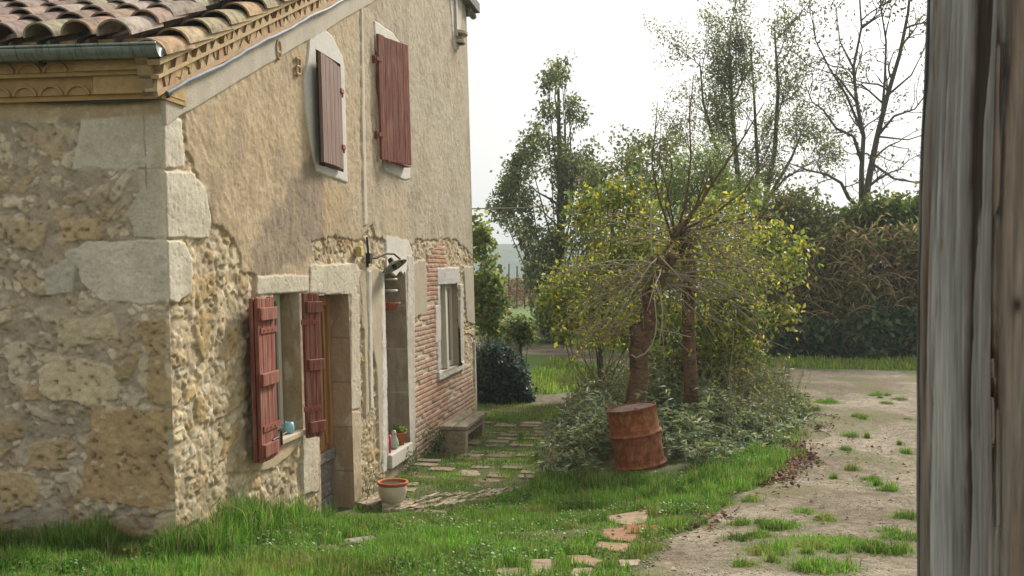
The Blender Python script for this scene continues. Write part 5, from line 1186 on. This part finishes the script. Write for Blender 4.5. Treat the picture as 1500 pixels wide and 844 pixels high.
# scattered tall weeds with dry stalks
def weed(px, py, h, pal, label, n=120, lean=0, size=.05, nst=5):
    c = G(px, py); z = gzf(*c); t = Tree()
    for k in range(nst):
        d = Vector((random.gauss(lean, .18), random.gauss(0, .18), 1)); pts = [Vector((c[0]+random.gauss(0, .05), c[1]+random.gauss(0, .05), z-.02))]
        for i in range(5): d = (d+Vector((random.gauss(0, .1), random.gauss(0, .1), 0))).normalized(); pts.append(pts[-1]+d*h/5*random.uniform(.8, 1.1))
        t.limb(pts, .007, .002, 4, 4)
    make_tree('tall_weed', (c[0], c[1], z), label, 'weed', 'weeds rising out of the ground cover', t, 'twig', pal, n, size, .05, asp=.35)
weed(1060, 640, 1.45, [(.15, .10, .05), (.12, .13, .05)], 'tall brown stalked weed right of the slim pollard', 110, .1)
weed(1035, 610, 1.2, [(.16, .17, .06), (.2, .16, .05)], 'bushy weed beside the foot of the slim pollard', 150)
weed(845, 605, .9, [(.14, .19, .05), (.10, .14, .04)], 'fresh green weed at the left of the planting', 110)
weed(880, 600, .7, [(.2, .19, .06), (.12, .13, .05)], 'yellowing weed just left of the thick pollard', 160)
weed(812, 690, .45, [(.2, .17, .10), (.10, .12, .06)], 'dry weed at the left end of the planting', 80)
weed(640, 665, .32, [(.08, .14, .04), (.06, .11, .03)], 'leafy weed growing at the near leg of the bench', 170, size=.06)
weed(600, 690, .28, [(.08, .14, .04), (.06, .11, .03)], 'leafy weed at the foot of the glazed door jamb', 120, size=.05)
weed(540, 735, .30, [(.07, .12, .04), (.10, .14, .05)], 'leafy weed at the foot of the wall behind the planter', 120, size=.045)
# wild weeds and seed stalks all through the planting
t = Tree(); wx_, wy_ = in_poly(MOUND, 150, -.1)
for a, b in zip(wx_, wy_):
    if math.hypot(a-bc.x, b-bc.y) < .6 or (b < bc.y+.25 and abs(a-bc.x) < .7) or b < 11.6: continue
    for k in range(3):
        z = gzf(a, b); d = Vector((random.gauss(0, .2), random.gauss(0, .2), 1)); p = [Vector((a, b, z))]; h = random.uniform(.5, 1.05)*(1 if b > 13 else .7)
        for i in range(4): d = (d+Vector((random.gauss(0, .12), random.gauss(0, .12), 0))).normalized(); p.append(p[-1]+d*h/4)
        t.limb(p, .005, .002, 3, 5)
ws = t.m.build('weed_stalks', M['twig'], None); tag(ws, 'dry stalks of wild weeds standing in the ground cover', 'weeds', kind='stuff')
T_ = t.T(); i = rng.randint(0, len(T_), 5200); P = T_[i]+rng.normal(size=(5200, 3))*.035
o = leafmesh('wild_weeds', P, rng.uniform(.03, .075, 5200), pick([(.20, .25, .06), (.28, .27, .08), (.14, .18, .06), (.33, .27, .11), (.16, .13, .07)], 5200, .3), 'leaf', None, .35); tag(o, 'yellowing wild weed leaves above the ground cover', 'weeds', kind='stuff')
# plants in pots
t = Tree(); cpt = c_ = FP(gth[0]+.66, zt+.12, -.06)
ii = rng.normal(size=(90, 3))*np.array([.045, .045, .02]); leafmesh('foliage', np.array(cpt)[None]+ii+np.array([0, 0, .05]), .05, pick(MG, 90), 'leaf', fp, .6)

# ------------------------------------------------------------------ grass
def grass(n, xr, yr, cond, h, wd, pal, ybias=1.4, lean=.35):
    x = rng.uniform(*xr, n*4); y = yr[0]+(yr[1]-yr[0])*rng.uniform(0, 1, n*4)**ybias; pr = cond(x, y); k = rng.uniform(0, 1, n*4) < pr; x, y = x[k][:n], y[k][:n]; n = len(x)
    z = gz(x, y)-.005; hv = h*(.45+.75*rng.uniform(0, 1, n))*(1+1.0*fbm(x*4.2, y*4.2, 4, 611)); hv = hv*np.clip(cond(x, y)*1.2, .35, 1)
    a = rng.uniform(0, 6.283, n); b = rng.uniform(0, 6.283, n); le = np.abs(rng.normal(0, lean, n)); w_ = wd*rng.uniform(.6, 1.4, n)
    dx, dy = np.cos(a)*w_/2, np.sin(a)*w_/2; lx, ly = np.cos(b)*le*hv, np.sin(b)*le*hv
    B = np.stack([x, y, z], -1); W = np.stack([dx, dy, 0*dx], -1); Mi = B+np.stack([lx*.35, ly*.35, hv*.6], -1); Ti = B+np.stack([lx, ly, hv*(1-.25*le)], -1)
    V = np.stack([B-W, B+W, Mi-W*.75, Mi+W*.75, Ti], 1).reshape(-1, 3); k = np.arange(n)[:, None]*5
    F = np.concatenate([k+np.array([[0, 1, 3]]), k+np.array([[0, 3, 2]]), k+np.array([[2, 3, 4]])])
    c = pick(pal, n, .45)*(1+.7*fbm(x*2.6, y*2.6, 4, 612))[:, None]; c = mixc(c, (.26, .27, .07), ss(.1, .5, fbm(x*2.1, y*2.1, 3, 613))*.6); c = mixc(c, (.34, .28, .13), (rng.uniform(0, 1, n) < .2)*.85); return V, F, np.repeat(c, 5, 0)
GR = [(.085, .24, .02), (.13, .30, .03), (.06, .17, .015), (.20, .36, .045)]
GY = [(.20, .38, .04), (.28, .44, .05), (.15, .29, .035), (.36, .44, .08)]
def facade_side(x, y): return x-(-3.192+.16*y)
def side_front(x, y): return -(.158*(x-X0)+.987*(y-Y0))        # >0 in front of the side wall
def slabd(x, y):
    d = np.full(x.shape, 9.)
    for g_ in slabxy: d = np.minimum(d, polysd(g_, x, y))
    return d
def drumclear(x, y): return (1-.9*np.exp(-((x-c_pl[0])/.28)**2-((y-c_pl[1]+.35)/.38)**2))*(1-.6*np.exp(-((x+1.5)/.5)**2-((y-9.6)/.5)**2))*(1-.85*np.exp(-((x-bc.x)/.42)**2-((y-(bc.y-.45))/.40)**2))
def outside(x, y): return drumclear(x, y)* ((facade_side(x, y) > .03) | (side_front(x, y) > .03)).astype(float)*(np.hypot(x-bc.x, y-bc.y) > .33)
PV = PAVE
def lawn(x, y):
    d1, d2 = pathmask(x, y); m = outside(x, y)
    m = m*ss(-.02, .10, d1+.10*fbm(x*5, y*5, 3, 621)); m = m*ss(-.02, .03, slabd(x, y)+.03*fbm(x*9, y*9, 2, 622)); pvm = polysd(PV, x, y)
    m = m*(1-.80*ss(.15, -.05, pvm+.1*fbm(x*4, y*4, 3, 623))); m = m*(1-ss(.02, -.1, polysd(MOUND, x, y)))
    thin = ss(.05, .45, fbm(x*1.8, y*1.8, 4, 624)); m = m*(1-.65*thin)
    return m
parts = [grass(130000, (-3.6, 2.6), (4.7, 10.6), lawn, .085, .0055, GR, 1.15),
         grass(9000, (-2.6, -.8), (6.0, 10.0), lambda x, y: lawn(x, y)*(facade_side(x, y) > .03)*(facade_side(x, y) < .5)*ss(8.9, 7.6, y), .20, .006, GR, 1.),
         grass(6000, (-3.6, -2.0), (5.9, 6.75), lambda x, y: (side_front(x, y) > .03)*(side_front(x, y) < .35)*.8, .17, .006, GR, 1.),
         grass(14000, (.2, 3.2), (9.8, 12.4), lambda x, y: lawn(x, y), .14, .007, GR, 1.),
         grass(16000, (-2, 4), (10, 17), lambda x, y: lawn(x, y)*(facade_side(x, y) > .05), .08, .008, GR+GY[:1], 1.3),
         grass(42000, (-4, 12), (17, 40), lambda x, y: outside(x, y)*ss(0, .25, pathmask(x, y)[0])*ss(0, .2, pathmask(x, y)[1])*(polysd(MOUND, x, y) > -.2), .13, .022, GY, 1.2),
         grass(16000, (.2, 6), (4.6, 16), lambda x, y: (pathmask(x, y)[0] < .05)*ss(.10, -.03, tuftfield(x, y)+.09*fbm(x*7, y*7, 3, 631))*.95, .075, .005, GR+GY[:3], 1.),
         grass(16000, (.2, 7), (4.6, 22), lambda x, y: (pathmask(x, y)[0] < .05)*ss(.1, .4, fbm(x*1.7, y*.9, 5, 335))*.6, .035, .006, GY, 1.1),
         grass(24000, (-1.6, 1.6), (9.6, 16.5), lambda x, y: (polysd(PV, x, y) < .1)*(facade_side(x, y) > .04)*(.5+.5*ss(-.15, .25, fbm(x*3.2, y*2.0, 3, 641))), .045, .006, GY[:1]+GR[:2], 1.2)]
for px_, py_, rx in TUFT:
    c_ = G(px_, py_); nb = int(min(2600, 26000*rx*rx)+110)
    parts.append(grass(nb, (c_[0]-rx*1.5, c_[0]+rx*1.5), (c_[1]-rx*1.7, c_[1]+rx*1.7), lambda x, y: ss(rx*1.25, rx*.5, np.hypot(x-c_[0], (y-c_[1])/1.2)+.8*rx*fbm(x*9, y*9, 3, 632))*.98, .075, .0055, GR+GY[:1], 1., .6))
V = []; F = []; C = []; o_ = 0
for v, f, c in parts: V.append(v); F.append(f+o_); C.append(c); o_ += len(v)
tag(mesh_np('grass', np.concatenate(V), np.concatenate(F), M['grass'], None, np.concatenate(C)), 'green grass of the lawn, banks and drive edges', 'grass', kind='stuff')

for kk, (px_, py_, rx) in enumerate(TUFT):
    pass
# small broad leaved weeds in the lawn
x = rng.uniform(-3, 3, 60000); y = rng.uniform(5, 12, 60000); k = rng.uniform(0, 1, 60000) < lawn(x, y)*ss(.0, .35, fbm(x*1.9, y*1.9, 3, 661)); x, y = x[k][:9000], y[k][:9000]; n = len(x)
a_ = rng.normal(size=(n, 3)); a_[:, 2] = np.abs(a_[:, 2])*.4; nr = rng.normal(size=(n, 3))*.35; nr[:, 2] = 1
o = leafmesh('lawn_weeds', np.stack([x, y, gz(x, y)+rng.uniform(.02, .085, n)], -1), rng.uniform(.015, .032, n), pick([(.10, .21, .035), (.13, .25, .04), (.08, .16, .03), (.16, .27, .06)], n, .3), 'leaf', None, .8, nr, a_, fold=.1); tag(o, 'small broad leaved weeds and clover mixed into the lawn', 'weeds', kind='stuff')
# fallen leaves
def litter(n, xr, yr, cond, s):
    x = rng.uniform(*xr, n*12); y = rng.uniform(*yr, n*12); k = rng.uniform(0, 1, n*12) < cond(x, y); return x[k][:n], y[k][:n]
x1, y1 = litter(1500, (1, 5), (7, 22), lambda x, y: np.exp(-(pathmask(x, y)[0]/.22)**2)*ss(-.1, .3, fbm(x*1.8, y*1.8, 3, 651))*.9+.015, .05)
x2, y2 = litter(260, (-2, 6), (5, 14), lambda x, y: .5*outside(x, y)+0*x, .05)
x3, y3 = litter(700, (1.2, 3.6), (10, 14), lambda x, y: np.exp(-(pathmask(x, y)[0]/.18)**2), .05)
x = np.concatenate([x1, x2, x3]); y = np.concatenate([y1, y2, y3]); n = len(x); ax_ = rng.normal(size=(n, 3)); ax_[:, 2] = np.abs(ax_[:, 2])*.25; nr = rng.normal(size=(n, 3))*.4; nr[:, 2] = 1
o = leafmesh('fallen_leaves', np.stack([x, y, gz(x, y)+.018], -1), rng.uniform(.03, .07, n), pick([(.17, .07, .04), (.12, .055, .035), (.23, .13, .07), (.09, .05, .04), (.28, .2, .12)], n, .3), 'litter', None, .75, nr, ax_, fold=.22); tag(o, 'brown fallen leaves along the edge of the drive', 'fallen leaves', kind='stuff')

# ------------------------------------------------------------------ distance: vineyard, hills, cable
n = 9000; x = rng.uniform(-4, 6, n); y = rng.uniform(52, 66, n); y = np.round(y/2)*2+rng.normal(size=n)*.15
o = leafmesh('vineyard', np.stack([x, y, gz(x, y)+rng.uniform(0, 1.3, n)], -1), rng.uniform(.12, .24, n), pick([(.22, .10, .045), (.17, .12, .05), (.27, .17, .07), (.12, .12, .05)], n, .3), 'leaf', None, .7); tag(o, 'russet rows of vines in the field beyond the garden', 'vineyard', kind='stuff')
for k in range(5):
    p = at(745+k*11+random.uniform(-2, 2), 420, 50); m = MB(); z = gzf(p.x, p.y); hh = random.uniform(1.7, 2.7); m.tube([(p.x, p.y, z), (p.x+random.uniform(-.06, .06), p.y, z+hh)], .035, 6)
    tag(m.build('vineyard_stake', M['greybark'], None), 'thin dark wooden stake standing in the russet vine rows', 'stake', 'stakes in the vineyard')
hx = np.linspace(-700, 700, 260); hy = np.linspace(0, 1, 14); HX, HY = np.meshgrid(hx, hy)
ridge = 17.5+5*fbm(HX*.006, HX*0, 3, 701)+1.3*fbm(HX*.09, HX*0, 3, 702); 
YH = 430+HY*90; ZH = -6+(ridge+6)*np.sin(HY*math.pi/2)+1.2*fbm(HX*.06, HY*9, 3, 703)*(HY < .95)
tag(grid_obj('hills', np.stack([HX, YH, ZH], -1), None, M['hill']), kind='structure')
m = MB(); p0 = at(680, 306, 17.5); p1 = at(800, 301.5, 33.5); m.tube([p0, p0.lerp(p1, .5)-Vector((0, 0, .03)), p1], .012, 5); tag(m.build('power_cable', surf('russet_cable', base=(.10, .05, .045), var=.1), None), 'thin overhead cable running from the house towards the slender tree', 'cable')

# ------------------------------------------------------------------ haze
hz = bpy.data.materials.new('haze_air'); hz.use_nodes = True; hn = hz.node_tree; hn.nodes.clear(); ho = hn.nodes.new('ShaderNodeOutputMaterial'); pv_ = hn.nodes.new('ShaderNodeVolumePrincipled')
pv_.inputs['Color'].default_value = (.80, .90, 1, 1); pv_.inputs['Density'].default_value = HAZE; pv_.inputs['Anisotropy'].default_value = .0; hn.links.new(pv_.outputs[0], ho.inputs['Volume'])
if HAZE > 0:
    m = MB(); m.box((-905, -45, -12), (905, 705, 32)); h_ = m.build('haze', None, None); h_.data.materials.clear(); h_.data.materials.append(hz); tag(h_, 'pale blue morning haze over the land', 'haze', kind='stuff')

# origins of single mesh things at their base
for o in list(sc.objects):
    if o.type == 'MESH' and o.parent is None and 'kind' not in o:
        n = len(o.data.vertices); c = np.empty(n*3, np.float32); o.data.vertices.foreach_get('co', c); c = c.reshape(-1, 3)
        b = np.array([(c[:, 0].min()+c[:, 0].max())/2, (c[:, 1].min()+c[:, 1].max())/2, c[:, 2].min()], np.float32); c -= b; o.data.vertices.foreach_set('co', c.ravel()); o.location = b.tolist(); o.data.update()
